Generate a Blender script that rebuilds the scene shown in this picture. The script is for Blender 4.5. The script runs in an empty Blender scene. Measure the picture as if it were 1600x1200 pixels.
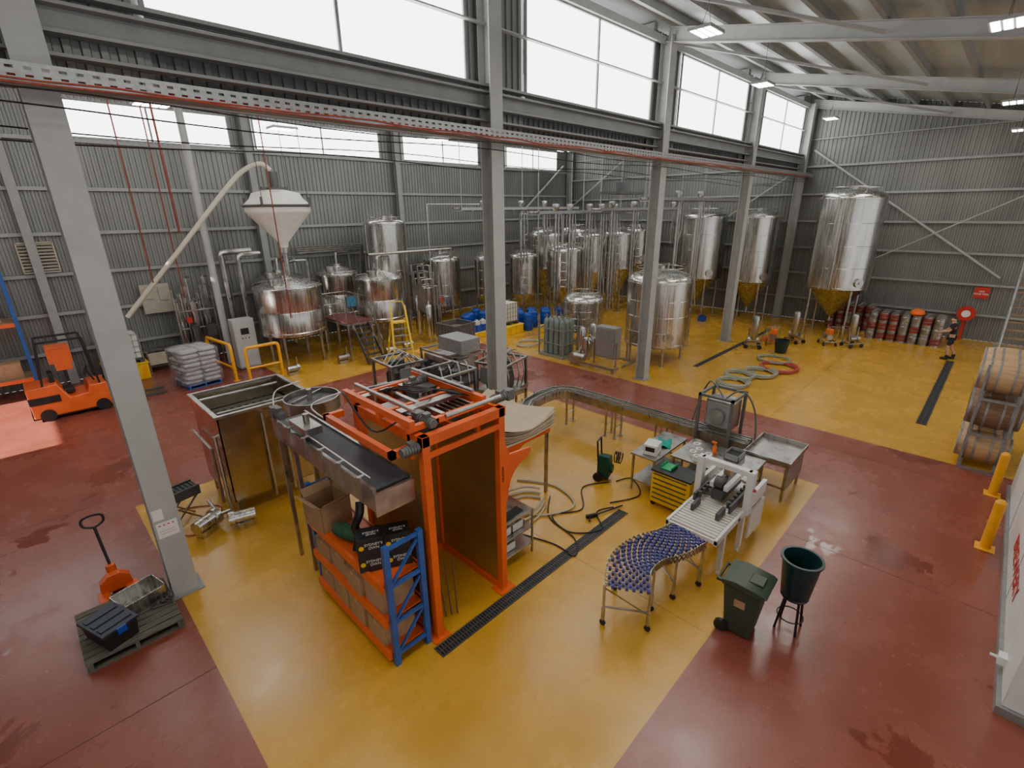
import bpy, math, random
from math import sin, cos, pi, radians
from mathutils import Vector, Matrix, Euler
random.seed(7)
COL=bpy.context.scene.collection
# ------------------------------------------------------------------ materials
MATS={}
def mat(name,col=(.5,.5,.5),rough=.5,metal=0.,var=.12,scale=6.,bump=0.,stretch=(1,1,1),emit=0.,spec=None,alpha=None,coat=0.,rvar=.0):
    if name in MATS: return MATS[name]
    m=bpy.data.materials.new(name); m.use_nodes=True; nt=m.node_tree; N=nt.nodes; L=nt.links
    b=N["Principled BSDF"]
    b.inputs["Roughness"].default_value=rough; b.inputs["Metallic"].default_value=metal
    if coat: b.inputs["Coat Weight"].default_value=coat
    tc=N.new("ShaderNodeTexCoord"); mp=N.new("ShaderNodeMapping"); mp.inputs["Scale"].default_value=stretch
    L.new(tc.outputs["Object"],mp.inputs["Vector"])
    nz=N.new("ShaderNodeTexNoise"); nz.inputs["Scale"].default_value=scale; nz.inputs["Detail"].default_value=4
    L.new(mp.outputs["Vector"],nz.inputs["Vector"])
    cr=N.new("ShaderNodeValToRGB")
    cr.color_ramp.elements[0].position=.3; cr.color_ramp.elements[1].position=.7
    cr.color_ramp.elements[0].color=tuple(max(0,c*(1-var)) for c in col)+(1,)
    cr.color_ramp.elements[1].color=tuple(min(1,c*(1+var)) for c in col)+(1,)
    L.new(nz.outputs["Fac"],cr.inputs["Fac"]); L.new(cr.outputs["Color"],b.inputs["Base Color"])
    if rvar:
        mr=N.new("ShaderNodeMapRange"); mr.inputs["To Min"].default_value=max(0,rough-rvar); mr.inputs["To Max"].default_value=rough+rvar
        mr.inputs["From Min"].default_value=.3; mr.inputs["From Max"].default_value=.7
        L.new(nz.outputs["Fac"],mr.inputs["Value"]); L.new(mr.outputs["Result"],b.inputs["Roughness"])
    if bump:
        bp=N.new("ShaderNodeBump"); bp.inputs["Strength"].default_value=bump; bp.inputs["Distance"].default_value=.02
        L.new(nz.outputs["Fac"],bp.inputs["Height"]); L.new(bp.outputs["Normal"],b.inputs["Normal"])
    if emit:
        b.inputs["Emission Color"].default_value=(*col,1); b.inputs["Emission Strength"].default_value=emit
    if alpha is not None: b.inputs["Alpha"].default_value=alpha
    MATS[name]=m; return m
def floor_mat(name,col,wet,scale=.35):
    m=bpy.data.materials.new(name); m.use_nodes=True; nt=m.node_tree; N=nt.nodes; L=nt.links; b=N["Principled BSDF"]
    tc=N.new("ShaderNodeTexCoord")
    n1=N.new("ShaderNodeTexNoise"); n1.inputs["Scale"].default_value=1.1; n1.inputs["Detail"].default_value=6; n1.inputs["Roughness"].default_value=.6
    n2=N.new("ShaderNodeTexNoise"); n2.inputs["Scale"].default_value=70; n2.inputs["Detail"].default_value=2
    n3=N.new("ShaderNodeTexNoise"); n3.inputs["Scale"].default_value=scale; n3.inputs["Detail"].default_value=8; n3.inputs["Distortion"].default_value=.5; n3.inputs["Roughness"].default_value=.62
    for n in (n1,n2,n3): L.new(tc.outputs["Object"],n.inputs["Vector"])
    cr=N.new("ShaderNodeValToRGB"); cr.color_ramp.elements[0].position=.3; cr.color_ramp.elements[1].position=.7
    cr.color_ramp.elements[0].color=tuple(c*.87 for c in col)+(1,); cr.color_ramp.elements[1].color=tuple(c*1.07 for c in col)+(1,)
    L.new(n1.outputs["Fac"],cr.inputs["Fac"])
    w=N.new("ShaderNodeValToRGB"); w.color_ramp.elements[0].position=wet; w.color_ramp.elements[1].position=wet+.01
    L.new(n3.outputs["Fac"],w.inputs["Fac"])
    mx=N.new("ShaderNodeMixRGB"); mx.blend_type='MULTIPLY'; mx.inputs["Color2"].default_value=(.74,.7,.7,1)
    L.new(w.outputs["Color"],mx.inputs["Fac"]); L.new(cr.outputs["Color"],mx.inputs["Color1"]); L.new(mx.outputs["Color"],b.inputs["Base Color"])
    rr=N.new("ShaderNodeMapRange"); rr.inputs["From Min"].default_value=.3; rr.inputs["From Max"].default_value=.7; rr.inputs["To Min"].default_value=.17; rr.inputs["To Max"].default_value=.34
    L.new(n1.outputs["Fac"],rr.inputs["Value"])
    rm=N.new("ShaderNodeMix"); rm.data_type='FLOAT'
    L.new(w.outputs["Color"],rm.inputs[0]); L.new(rr.outputs["Result"],rm.inputs[2]); rm.inputs[3].default_value=.04
    L.new(rm.outputs[0],b.inputs["Roughness"])
    bp=N.new("ShaderNodeBump"); bp.inputs["Strength"].default_value=.12; bp.inputs["Distance"].default_value=.01
    L.new(n2.outputs["Fac"],bp.inputs["Height"]); L.new(bp.outputs["Normal"],b.inputs["Normal"])
    b.inputs["Specular IOR Level"].default_value=.8
    return m
F_RED=floor_mat("floor_red_epoxy",(.265,.070,.044),.60,.55); F_YEL=floor_mat("floor_yellow_epoxy",(.62,.335,.032),.65,.4)
STEEL=mat("brushed_steel",(.60,.59,.56),.26,1.,.2,3,stretch=(6,6,.25),rvar=.07)
STEELD=mat("steel_plain",(.46,.45,.43),.33,1.,.22,5,rvar=.06)
STEELB=mat("steel_warm_reflection",(.55,.47,.34),.24,1.,.15,2,rvar=.05)  # steel with the yellow floor's reflection tinted into its colour
REFL_GOLD=mat("steel_gold_reflection",(.46,.31,.12),.38,.7,.12,1.5,rvar=.06)  # steel sheet, golden floor reflection painted into the base colour
GALV=mat("galvanised",(.34,.35,.35),.45,.6,.15,12)
WALLM=mat("corrugated_sheet",(.215,.22,.21),.48,.35,.14,.8,stretch=(1,1,.3))
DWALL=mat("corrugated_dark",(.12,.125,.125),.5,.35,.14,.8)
GREY=mat("grey_paint",(.29,.30,.295),.5,.0,.08,3)
GIRT=mat("girt_galvanised",(.31,.32,.315),.5,.2,.08,3)
LGREY=mat("light_grey_paint",(.42,.43,.42),.5,.0,.08,3)
DGREY=mat("dark_grey",(.07,.07,.07),.5,.1,.2,5)
FOIL=mat("foil_insulation",(.50,.55,.55),.4,.3,.14,1.2,bump=.5,stretch=(.25,2.5,1))
WHITE=mat("white_paint",(.70,.70,.67),.4,0,.06,4)
PLWHITE=mat("white_plastic",(.70,.69,.63),.45,0,.08,4)
ORANGE=mat("orange_paint",(.78,.125,.025),.38,0,.10,3)
BLUE=mat("blue_paint",(.025,.10,.36),.4,0,.15,5)
DRUMB=mat("blue_plastic",(.01,.06,.36),.35,0,.1,5)
YEL=mat("yellow_paint",(.85,.55,.02),.4,0,.1,5)
YORG=mat("orange_yellow_paint",(.88,.40,.015),.4,0,.1,5)
BLACK=mat("black_plastic",(.014,.014,.015),.42,0,.3,8)
RUBBER=mat("belt_rubber",(.045,.05,.058),.5,0,.2,12)
DGREEN=mat("dark_green_plastic",(.035,.055,.035),.42,0,.15,6)
TGREEN=mat("teal_green_plastic",(.008,.035,.035),.35,0,.15,6)
CARD=mat("cardboard",(.42,.27,.15),.8,0,.14,7)
PAD=mat("pad_board",(.60,.49,.35),.75,0,.07,3)
WOOD=mat("weathered_wood",(.12,.115,.09),.8,0,.35,5,stretch=(1,8,1))
OAK=mat("oak_staves",(.52,.33,.17),.6,0,.25,4,stretch=(9,.6,9))
OAKD=mat("dark_oak",(.22,.12,.07),.6,0,.3,4,stretch=(9,.6,9))
RED=mat("red_paint",(.55,.03,.02),.45,0,.15,5)
KRED=mat("keg_red",(.26,.045,.035),.42,.2,.35,5)
KSIL=mat("keg_silver",(.34,.32,.30),.4,.8,.25,5)
CABLE=mat("orange_cable",(.40,.065,.035),.6,0,.25,14)
DRED=mat("dark_red_pipe",(.20,.03,.02),.5,0,.2,5)
HOSEG=mat("grey_green_hose",(.30,.32,.24),.5,0,.15,9)
HOSER=mat("red_hose",(.42,.06,.05),.5,0,.15,9)
HOSEC=mat("cream_hose",(.50,.45,.32),.5,0,.1,9)
PURP=mat("purple_wheel",(.045,.045,.20),.4,0,.2,9)
GCYL=mat("gas_green_grey",(.20,.25,.22),.45,.1,.12,6)
SACK=mat("grain_sack_paper",(.33,.32,.33),.5,0,.25,7,bump=.5)
FILM=mat("stretch_film",(.75,.75,.77),.18,0,.1,7,bump=.9,alpha=.16)
LAMP=mat("lamp_glow",(1,.97,.92),.5,0,.0,4,emit=14)
SCREEN=mat("screen",(.02,.10,.16),.2,0,.6,9,emit=.3)
SKIN=mat("skin",(.55,.30,.20),.55,0,.08,8); HAIR=mat("hair_dark",(.03,.02,.015),.6,0,.2,30)
SHIRT=mat("black_cloth",(.02,.02,.025),.8,0,.2,20); HIVIS=mat("hivis_orange",(.9,.16,.02),.7,0,.08,20)
CREAM=mat("cream_board",(.42,.39,.31),.6,0,.1,5)
TAG=mat("paper_white",(.8,.8,.78),.6,0,.03,5)
MOTOR=mat("motor_grey",(.16,.165,.16),.45,.4)
def window_mat():
    m=bpy.data.materials.new("translucent_panel"); m.use_nodes=True; nt=m.node_tree; N=nt.nodes; L=nt.links; b=N["Principled BSDF"]
    tc=N.new("ShaderNodeTexCoord"); wv=N.new("ShaderNodeTexWave"); wv.inputs["Scale"].default_value=1.6; wv.inputs["Distortion"].default_value=0
    nz=N.new("ShaderNodeTexNoise"); nz.inputs["Scale"].default_value=.6
    L.new(tc.outputs["Object"],wv.inputs["Vector"]); L.new(tc.outputs["Object"],nz.inputs["Vector"])
    cr=N.new("ShaderNodeValToRGB"); cr.color_ramp.elements[0].color=(.78,.80,.80,1); cr.color_ramp.elements[1].color=(1,.985,.95,1)
    ad=N.new("ShaderNodeMath"); ad.operation='MULTIPLY_ADD'; ad.inputs[1].default_value=.35
    L.new(wv.outputs["Fac"],ad.inputs[0]); L.new(nz.outputs["Fac"],ad.inputs[2]); L.new(ad.outputs[0],cr.inputs["Fac"])
    L.new(cr.outputs["Color"],b.inputs["Emission Color"]); b.inputs["Emission Strength"].default_value=6.5
    b.inputs["Base Color"].default_value=(.8,.8,.8,1); b.inputs["Roughness"].default_value=.4
    return m
WIN=window_mat()
# ------------------------------------------------------------------ mesh builder
class B:
    def __init__(s): s.v=[];s.f=[];s.mi=[];s.m=0;s.M=None
    def mat(s,i): s.m=i; return s
    def xf(s,M): s.M=M; return s
    def add(s,vs,fs):
        o=len(s.v)
        if s.M is not None: vs=[s.M@Vector(v) for v in vs]
        s.v+=[tuple(v) for v in vs]; s.f+=[tuple(i+o for i in f) for f in fs]; s.mi+=[s.m]*len(fs); return s
    def box(s,x0,x1,y0,y1,z0,z1):
        return s.add([(x0,y0,z0),(x1,y0,z0),(x1,y1,z0),(x0,y1,z0),(x0,y0,z1),(x1,y0,z1),(x1,y1,z1),(x0,y1,z1)],[(0,3,2,1),(4,5,6,7),(0,1,5,4),(1,2,6,5),(2,3,7,6),(3,0,4,7)])
    def bc(s,c,d,rot=(0,0,0)):
        R=Euler(rot).to_matrix(); h=[x/2 for x in d]; c=Vector(c)
        vs=[c+R@Vector((x*h[0],y*h[1],z*h[2])) for x,y,z in ((-1,-1,-1),(1,-1,-1),(1,1,-1),(-1,1,-1),(-1,-1,1),(1,-1,1),(1,1,1),(-1,1,1))]
        return s.add(vs,[(0,3,2,1),(4,5,6,7),(0,1,5,4),(1,2,6,5),(2,3,7,6),(3,0,4,7)])
    def cyl(s,p0,p1,r0,r1=None,n=12,cap=True):
        r1=r0 if r1 is None else r1; p0=Vector(p0);p1=Vector(p1); d=(p1-p0).normalized()
        a=d.orthogonal().normalized(); b=d.cross(a)
        vs=[p0+(a*cos(2*pi*i/n)+b*sin(2*pi*i/n))*r0 for i in range(n)]+[p1+(a*cos(2*pi*i/n)+b*sin(2*pi*i/n))*r1 for i in range(n)]
        fs=[(i,(i+1)%n,n+(i+1)%n,n+i) for i in range(n)]
        if cap: fs+=[tuple(range(n-1,-1,-1)),tuple(range(n,2*n))]
        return s.add(vs,fs)
    def lathe(s,prof,c=(0,0,0),n=32,axis='z'):
        vs=[];fs=[]
        for r,z in prof:
            for i in range(n):
                a=2*pi*i/n; p=(r*cos(a),r*sin(a),z)
                if axis=='y': p=(p[0],z,-p[1])
                if axis=='x': p=(z,p[0],p[1])
                vs.append((c[0]+p[0],c[1]+p[1],c[2]+p[2]))
        for k in range(len(prof)-1):
            for i in range(n):
                j=(i+1)%n; fs.append((k*n+i,k*n+j,(k+1)*n+j,(k+1)*n+i))
        return s.add(vs,fs)
    def tube(s,pts,r,n=8,closed=False):
        P=[Vector(p) for p in pts]; K=len(P)
        if K==2 and not closed: return s.cyl(P[0],P[1],r,n=n)
        vs=[];fs=[]; up=None
        for k in range(K):
            t=(P[(k+1)%K]-P[k-1]) if closed else (P[min(k+1,K-1)]-P[max(k-1,0)])
            t.normalize()
            if up is None: up=t.orthogonal().normalized()
            up=(up-t*up.dot(t))
            if up.length<1e-4: up=t.orthogonal()
            up.normalize(); b=t.cross(up)
            vs+=[P[k]+(up*cos(2*pi*i/n)+b*sin(2*pi*i/n))*r for i in range(n)]
        for k in range(K if closed else K-1):
            q=(k+1)%K
            for i in range(n):
                j=(i+1)%n; fs.append((k*n+i,k*n+j,q*n+j,q*n+i))
        if not closed: fs+=[tuple(range(n-1,-1,-1)),tuple(range((K-1)*n,K*n))]
        return s.add(vs,fs)
    def bar(s,p0,p1,w,h=None,up=(0,0,1)):
        h=h or w; p0=Vector(p0);p1=Vector(p1); d=(p1-p0).normalized(); u=Vector(up)
        if abs(d.dot(u))>.98: u=Vector((0,1,0))
        a=d.cross(u).normalized()*w/2; b=a.cross(d).normalized()*h/2
        vs=[p0-a-b,p0+a-b,p0+a+b,p0-a+b,p1-a-b,p1+a-b,p1+a+b,p1-a+b]
        return s.add(vs,[(0,3,2,1),(4,5,6,7),(0,1,5,4),(1,2,6,5),(2,3,7,6),(3,0,4,7)])
    def prism(s,poly,axis,a0,a1):
        n=len(poly); vs=[]
        for a in (a0,a1):
            for p,q in poly: vs.append({'x':(a,p,q),'y':(p,a,q),'z':(p,q,a)}[axis])
        return s.add(vs,[tuple(range(n)),tuple(range(2*n-1,n-1,-1))]+[(i,n+i,n+(i+1)%n,(i+1)%n) for i in range(n)])
    def frame(s,x0,x1,y0,y1,z,w=.06,h=.06):
        s.box(x0,x1,y0,y0+w,z,z+h);s.box(x0,x1,y1-w,y1,z,z+h);s.box(x0,x0+w,y0+w,y1-w,z,z+h);s.box(x1-w,x1,y0+w,y1-w,z,z+h);return s
def mesh(name,b,mats,smooth=True,ang=35):
    me=bpy.data.meshes.new(name); me.from_pydata(b.v,[],b.f)
    for m in (mats if isinstance(mats,(list,tuple)) else [mats]): me.materials.append(m)
    me.polygons.foreach_set("material_index",b.mi)
    if smooth:
        me.polygons.foreach_set("use_smooth",[True]*len(me.polygons)); me.set_sharp_from_angle(angle=radians(ang))
    me.update(); return me
def bevel(o,w):
    if w:
        m=o.modifiers.new("bevel","BEVEL"); m.width=w; m.segments=2; m.limit_method='ANGLE'; m.angle_limit=radians(40)
def setp(o,label,cat,group=None,kind=None):
    if label: o["label"]=label
    if cat: o["category"]=cat
    if group: o["group"]=group
    if kind: o["kind"]=kind
def T(name,label,cat,loc=(0,0,0),rz=0,group=None):
    e=bpy.data.objects.new(name,None); COL.objects.link(e); e.location=loc; e.rotation_euler=(0,0,rz); e.empty_display_size=.2
    setp(e,label,cat,group); return e
def Pt(par,name,b,mats,bev=0,label=None,w=False,smooth=True):
    if w: L=par.location; b.v=[(x-L[0],y-L[1],z-L[2]) for x,y,z in b.v]
    o=bpy.data.objects.new(name,mesh(name,b,mats,smooth)); COL.objects.link(o); o.parent=par; bevel(o,bev)
    if label: o["label"]=label
    return o
def Ob(name,label,cat,b,mats,loc=(0,0,0),rz=0,group=None,kind=None,bev=0,center=False):
    if center:
        xs=[v[0] for v in b.v];ys=[v[1] for v in b.v];zs=[v[2] for v in b.v]
        c=((min(xs)+max(xs))/2,(min(ys)+max(ys))/2,min(zs)); b.v=[(x-c[0],y-c[1],z-c[2]) for x,y,z in b.v]; loc=c
    o=bpy.data.objects.new(name,mesh(name,b,mats)); COL.objects.link(o); o.location=loc; o.rotation_euler=(0,0,rz); bevel(o,bev)
    setp(o,label,cat,group,kind); return o
def S(name,b,mats): # structure
    return Ob(name,None,None,b,mats,kind="structure")
def copytree(o,loc=None,rz=None,label=None,parent=None):
    c=o.copy(); COL.objects.link(c)
    if parent: c.parent=parent
    if loc is not None: c.location=loc
    if rz is not None: c.rotation_euler=(0,0,rz)
    if label: c["label"]=label
    for ch in list(o.children): copytree(ch,parent=c)
    return c
def txt(par,name,s,size,loc,rot,m,w=False,label=None):
    c=bpy.data.curves.new(name,"FONT"); c.body=s; c.size=size; c.extrude=.002; c.align_x='CENTER'; c.align_y='CENTER'
    o=bpy.data.objects.new("tmp",c); COL.objects.link(o); bpy.context.view_layer.update()
    me=bpy.data.meshes.new_from_object(o.evaluated_get(bpy.context.evaluated_depsgraph_get())); bpy.data.objects.remove(o)
    me.materials.clear(); me.materials.append(m)
    t=bpy.data.objects.new(name,me); COL.objects.link(t); t.parent=par
    t.location=Vector(loc)-(par.location if w else Vector((0,0,0))); t.rotation_euler=rot
    if label: t["label"]=label
    return t
def cat(pts,n=6,closed=False):
    P=[Vector(p) for p in pts]; K=len(P); out=[]
    rng=range(K) if closed else range(K-1)
    for k in rng:
        if closed: a,b,c,d=P[k-1],P[k],P[(k+1)%K],P[(k+2)%K]
        else: a,b,c,d=P[max(k-1,0)],P[k],P[k+1],P[min(k+2,K-1)]
        for i in range(n):
            t=i/n; out.append(.5*((2*b)+(c-a)*t+(2*a-5*b+4*c-d)*t*t+(3*b-a-3*c+d)*t*t*t))
    if not closed: out.append(P[-1])
    return out
# ------------------------------------------------------------------ room shell
xs=[-9,.7,6.5,11.8,15.1,31]; ys=[-7,1.87,12.3,17,24.5]
b=B()
for i in range(5):
    for j in range(4):
        x=(xs[i]+xs[i+1])/2; y=(ys[j]+ys[j+1])/2
        yel=(x>15.1) or (.7<x<11.8 and 1.87<y<12.3) or (x>6.5 and y>17)
        b.mat(1 if yel else 0); x0,x1,y0,y1=xs[i],xs[i+1],ys[j],ys[j+1]
        b.add([(x0,y0,0),(x1,y0,0),(x1,y1,0),(x0,y1,0)],[(0,1,2,3)])
b.mat(0); b.box(-9,31,-7,24.5,-.2,-.01)
S("floor",b,[F_RED,F_YEL])
b=B()
for x0,x1,y0,y1 in ((-9,.69,6.6,6.612),(-9,.69,13,13.012),(-3,-2.99,-7,24),(3.4,3.41,-7,1.85),(9.4,9.41,-7,1.85),(14,14.012,-7,17),(11.82,15,4,4.012),(11.82,15,9,9.012),(-9,6.4,18,18.01),(22,22.012,-7,24),(15.2,31,4.0,4.01),(6,6.006,2,12)):
    b.box(x0,x1,y0,y1,.0,.0015)
S("trim_1",b,mat("floor_joint",(.10,.04,.02),.6))
def corr(name,axis,pos,a0,a1,z0,zt,dep=.035,pitch=.19,sgn=1,m=WALLM):
    n=int((a1-a0)/pitch); b=B(); vs=[];fs=[]
    for i in range(n+1):
        for off,d in ((0,0),(.42,0),(.5,1),(.92,1)):
            a=a0+(i+off)*pitch
            if a>a1: break
            for z in (z0,zt(a)):
                p=pos+sgn*dep*d; vs.append((p,a,z) if axis=='x' else (a,p,z))
    k=len(vs)//2
    fs=[(2*i,2*i+2,2*i+3,2*i+1) for i in range(k-1)]
    b.add(vs,fs); o=S(name,b,m)
    for p in o.data.polygons: p.use_smooth=False
    return o
RS=.19
def roofz(y): return 11.35-RS*(8.9-y) if y<8.9 else 11.35
WT=9.8
corr("wall_end",'x',31.0,-7,24.5,0,roofz)
corr("wall_back",'y',24.5,-9,31,0,lambda a:8.6)
corr("wall_back_upper",'y',24.52,-9,31,WT,lambda a:11.4)
for i,(x0,x1) in enumerate(((-9,-4.6),(.9,2.4),(7.96,8.98),(15.1,16.56),(21.95,24.4),(29.5,31))): corr("wall_back_pier_%s"%"abcdef"[i],'y',24.5,x0,x1,8.6,lambda a:WT+.05)
corr("wall_left_rear",'x',-9,23.6,24.5,0,lambda a:11.3); corr("wall_left",'x',-9,-7,17.8,0,roofz); corr("wall_left_upper",'x',-9,17.8,23.6,4.7,lambda a:11.3)
# windows
wn=1
def window(x0,x1,y,z0,z1):
    global wn
    b=B(); b.box(x0,x1,y,y+.02,z0,z1); b.mat(1)
    for x in (x0,(x0+x1)/2,x1): b.box(x-.03,x+.03,y-.05,y-.005,z0,z1)
    for z in (z0,z1): b.box(x0,x1,y-.06,y-.005,z-.03,z+.03)
    S("window_%d"%wn,b,[WIN,GREY]); wn+=1
for x0,x1 in ((-4.6,.9),(2.4,7.96),(8.98,15.1),(16.56,21.95),(24.4,29.5)): window(x0,x1,24.5,8.6,WT)
COLX=[.8,8.25,15.7,23.3,30.8]
BAY=[-6.7]+COLX
for X in BAY[:-1]: window(X+1.32,X+6.95,8.95,8.5,10.65)
for i,X in enumerate(BAY[:-1]):
    corr("wall_clerestory_%s"%"abcdef"[i],'y',8.97,X,X+1.32,7.6,lambda a:11.0)
    corr("wall_clerestory_end_%s"%"abcdef"[i],'y',8.97,X+6.95,X+7.5,7.6,lambda a:11.0)
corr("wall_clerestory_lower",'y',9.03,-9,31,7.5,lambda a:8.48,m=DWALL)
# clerestory girders and rails
b=B(); b.box(-9,30.9,8.70,8.92,8.36,8.40);b.box(-9,30.9,8.70,8.92,8.06,8.1);b.box(-9,30.9,8.88,8.92,8.1,8.36)
b.box(-9,30.9,8.7,8.9,8.48,8.53); S("trim_3",b,GREY)
b=B(); b.box(-9,30.9,8.8,8.9,10.66,10.86); b.box(-9,30.9,8.78,8.9,9.62,9.65); S("trim_4",b,LGREY)
b=B(); b.box(-9,31,8.95,9.02,7.45,7.6); b.box(-9,31,8.75,8.95,7.82,7.86); S("trim_5",b,GREY)
# ceiling
b=B(); y0,y1=-7,9.2
b.add([(-9,y0,roofz(y0)),(31,y0,roofz(y0)),(31,8.9,roofz(8.9)),(-9,8.9,roofz(8.9)),(-9,y0,roofz(y0)+.1),(31,y0,roofz(y0)+.1),(31,8.9,roofz(8.9)+.1),(-9,8.9,roofz(8.9)+.1)],[(0,1,2,3),(4,7,6,5),(0,4,5,1),(1,5,6,2),(2,6,7,3),(3,7,4,0)])
b.box(-9,31,8.9,24.6,11.35,11.45)
S("ceiling",b,FOIL)
b=B() # purlins
y=8.2
while y>-7:
    z=roofz(y); b.box(-9,30.95,y-.03,y+.03,z-.22,z-.01); b.box(-9,30.95,y-.03,y+.08,z-.235,z-.215); y-=1.25
S("trim_6",b,GIRT)
def ibeam(b,p0,p1,w,h,up=(0,0,1),t=.02):
    p0=Vector(p0);p1=Vector(p1);u=Vector(up); d=(p1-p0).normalized(); a=d.cross(u).normalized(); u=a.cross(d).normalized()
    b.bar(p0+u*(h/2-t/2),p1+u*(h/2-t/2),w,t,u); b.bar(p0-u*(h/2-t/2),p1-u*(h/2-t/2),w,t,u); b.bar(p0,p1,t,h-2*t,u)
for i,X in enumerate(BAY):
    b=B(); ibeam(b,(X,8.75,roofz(8.75)-.44),(X,-7,roofz(-7)-.44),.22,.38)
    if X>0:
        b.bar((X+.2,8.8,10.75),(min(X+7.3,30.7),3.2,roofz(3.2)-.5),.07)
    S("trim_%d"%(7+i),b,LGREY)
b=B()
for X in BAY: b.box(X-.1,X+.1,9.2,24.4,10.9,11.3)
S("trim_14",b,GREY)
# girts on walls
b=B()
for z in (1.2,2.55,3.9,5.25,6.6,7.95): b.box(30.86,30.98,-7,24.3,z,z+.04); b.box(30.84,30.88,-7,24.3,z-.06,z+.04)
for z in (9.2,): b.box(30.86,30.98,0,24.3,z,z+.05)
S("trim_15",b,GIRT)
b=B()
for z in (1.2,2.6,4.0,5.4,6.9,8.5): b.box(-9,30.8,24.36,24.48,z,z+.04); b.box(-9,30.8,24.34,24.38,z-.08,z+.04)
S("trim_16",b,GIRT)
b=B()
for X in (-6.7,.8,8.5,15.9,23.3,30.6): b.box(X-.13,X+.13,24.28,24.3,0,11);b.box(X-.13,X+.13,24.06,24.08,0,11);b.box(X-.012,X+.012,24.08,24.28,0,11)
for Y in (17,): 
    b.box(30.58,30.6,Y-.12,Y+.12,0,roofz(Y)-.1);b.box(30.8,30.82,Y-.12,Y+.12,0,roofz(Y)-.1);b.box(30.6,30.8,Y-.012,Y+.012,0,roofz(Y)-.1)
S("trim_17",b,GREY)
# columns
def icol(X,Y,h,lab):
    b=B(); w=.36;d=.36;t=.025
    b.box(-w/2,w/2,-d/2,-d/2+t,0.02,h);b.box(-w/2,w/2,d/2-t,d/2,0.02,h);b.box(-t/2,t/2,-d/2+t,d/2-t,0.02,h)
    e=T("steel_column",lab,"column",(X,Y,0),group="steel columns of the open row")
    Pt(e,"column_shaft",b,LGREY)
    Pt(e,"base_plate",B().box(-.25,.25,-.25,.25,0,.02),GREY); return e
for i,X in enumerate(COLX):
    c=icol(X if i<4 else 30.55,8.72,10.85,"light grey steel I-beam column rising from the floor to the roof" if i else "light grey steel column with paper notices beside the wooden pallet")
    if i==0:
        b=B(); b.box(-.15,.13,-.186,-.182,1.15,1.42); b.mat(1)
        for k in range(4): b.box(-.12+.06*k,-.09+.06*k,-.188,-.186,1.36,1.38)
        b.box(-.12,.1,-.188,-.186,1.22,1.225);b.box(-.12,.08,-.188,-.186,1.27,1.275)
        Pt(c,"paper_notice",b,[TAG,RED]); Pt(c,"paper_notice",B().box(-.16,-.02,-.186,-.182,1.47,1.66),TAG)
# braces
def brace(p0,p1,r,lab):
    Ob("diagonal_brace",lab,"brace",B().cyl(p0,p1,r,n=8),LGREY,group="roof and wall braces",center=True)
brace((30.72,8.3,8.7),(30.72,.0,2.9),.05,"light grey tubular brace across the corrugated end wall")
brace((30.55,5.2,3.2),(30.55,-.9,6.9),.028,"thin grey brace crossing the corrugated end wall")
brace((30.6,9.2,7.6),(30.6,15.5,3.2),.04,"grey tubular brace low on the corrugated end wall")
brace((30.6,23.8,6.2),(30.6,19.8,8.9),.06,"grey tubular brace high in the rear corner")
brace((29.8,24.1,8.9),(25.4,24.1,5.8),.06,"grey tubular brace high in the rear corner")
brace((-.2,23.9,10),(-4,23.9,6.2),.07,"grey tubular brace on the back wall")
# cable tray
e=T("cable_tray","galvanised cable tray loaded with orange cables along the columns","cable tray",(-9,8.36,7.4))
b=B(); b.box(0,39.9,-.16,.14,0,.01);b.box(0,39.9,.14,.15,0,.18)
for z in (0,.07,.15): b.box(0,39.9,-.17,-.16,z,z+.045)
for i in range(0,266): b.box(i*.15,i*.15+.08,-.168,-.162,.045,.16)
Pt(e,"tray",b,GALV)
b=B()
for k in range(7):
    pts=[(x*1.0,-.14+k*.035+random.uniform(-.008,.008),.03+random.uniform(0,.05)+.03*(k%3)) for x in range(0,40)]
    b.tube(pts,.012,6)
for k in range(2):
    pts=[(x*.7,-.185+random.uniform(-.006,.006),.005+k*.03+random.uniform(-.025,.02)) for x in range(0,57)]
    b.tube(pts,.010,6)
Pt(e,"orange_cable",b,CABLE)
for k,(z,y) in enumerate(((7.28,8.1),(7.15,8.2),(7.05,9.2),(6.95,9.4))):
    Ob("overhead_wire","thin dark cable strung below the cable tray","wire",B().tube([(x*.98-8.8+8.8*.0,y,z+ (.05*sin(x*.8+k))) for x in range(0,40)],.010,5),BLACK,(0,0,0),group="overhead wires",center=True)
# drains
def drain(x0,x1,y0,y1,lab):
    e=T("floor_drain",lab,"drain",(x0,y0,0.0),group="slotted floor drains"); lx=x1-x0; ly=y1-y0
    Pt(e,"drain_channel",B().box(0,lx,0,ly,0.001,.004),BLACK)
    b=B(); n=int(lx/.05)
    for i in range(n): b.box(i*.05,i*.05+.022,.02,ly-.02,.004,.012)
    b.box(0,lx,0,.02,.004,.014);b.box(0,lx,ly-.02,ly,.004,.014);b.box(0,lx,ly/2-.01,ly/2+.01,.004,.013)
    Pt(e,"drain_grate",b,DGREY)
drain(3.0,7.85,4.42,4.64,"black slotted drain grate in the yellow packing floor")
drain(18.4,27,7.8,8.0,"black slotted drain grate beside the steel columns"); drain(17.5,26,.55,.8,"black slotted drain grate in the open yellow floor")
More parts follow.
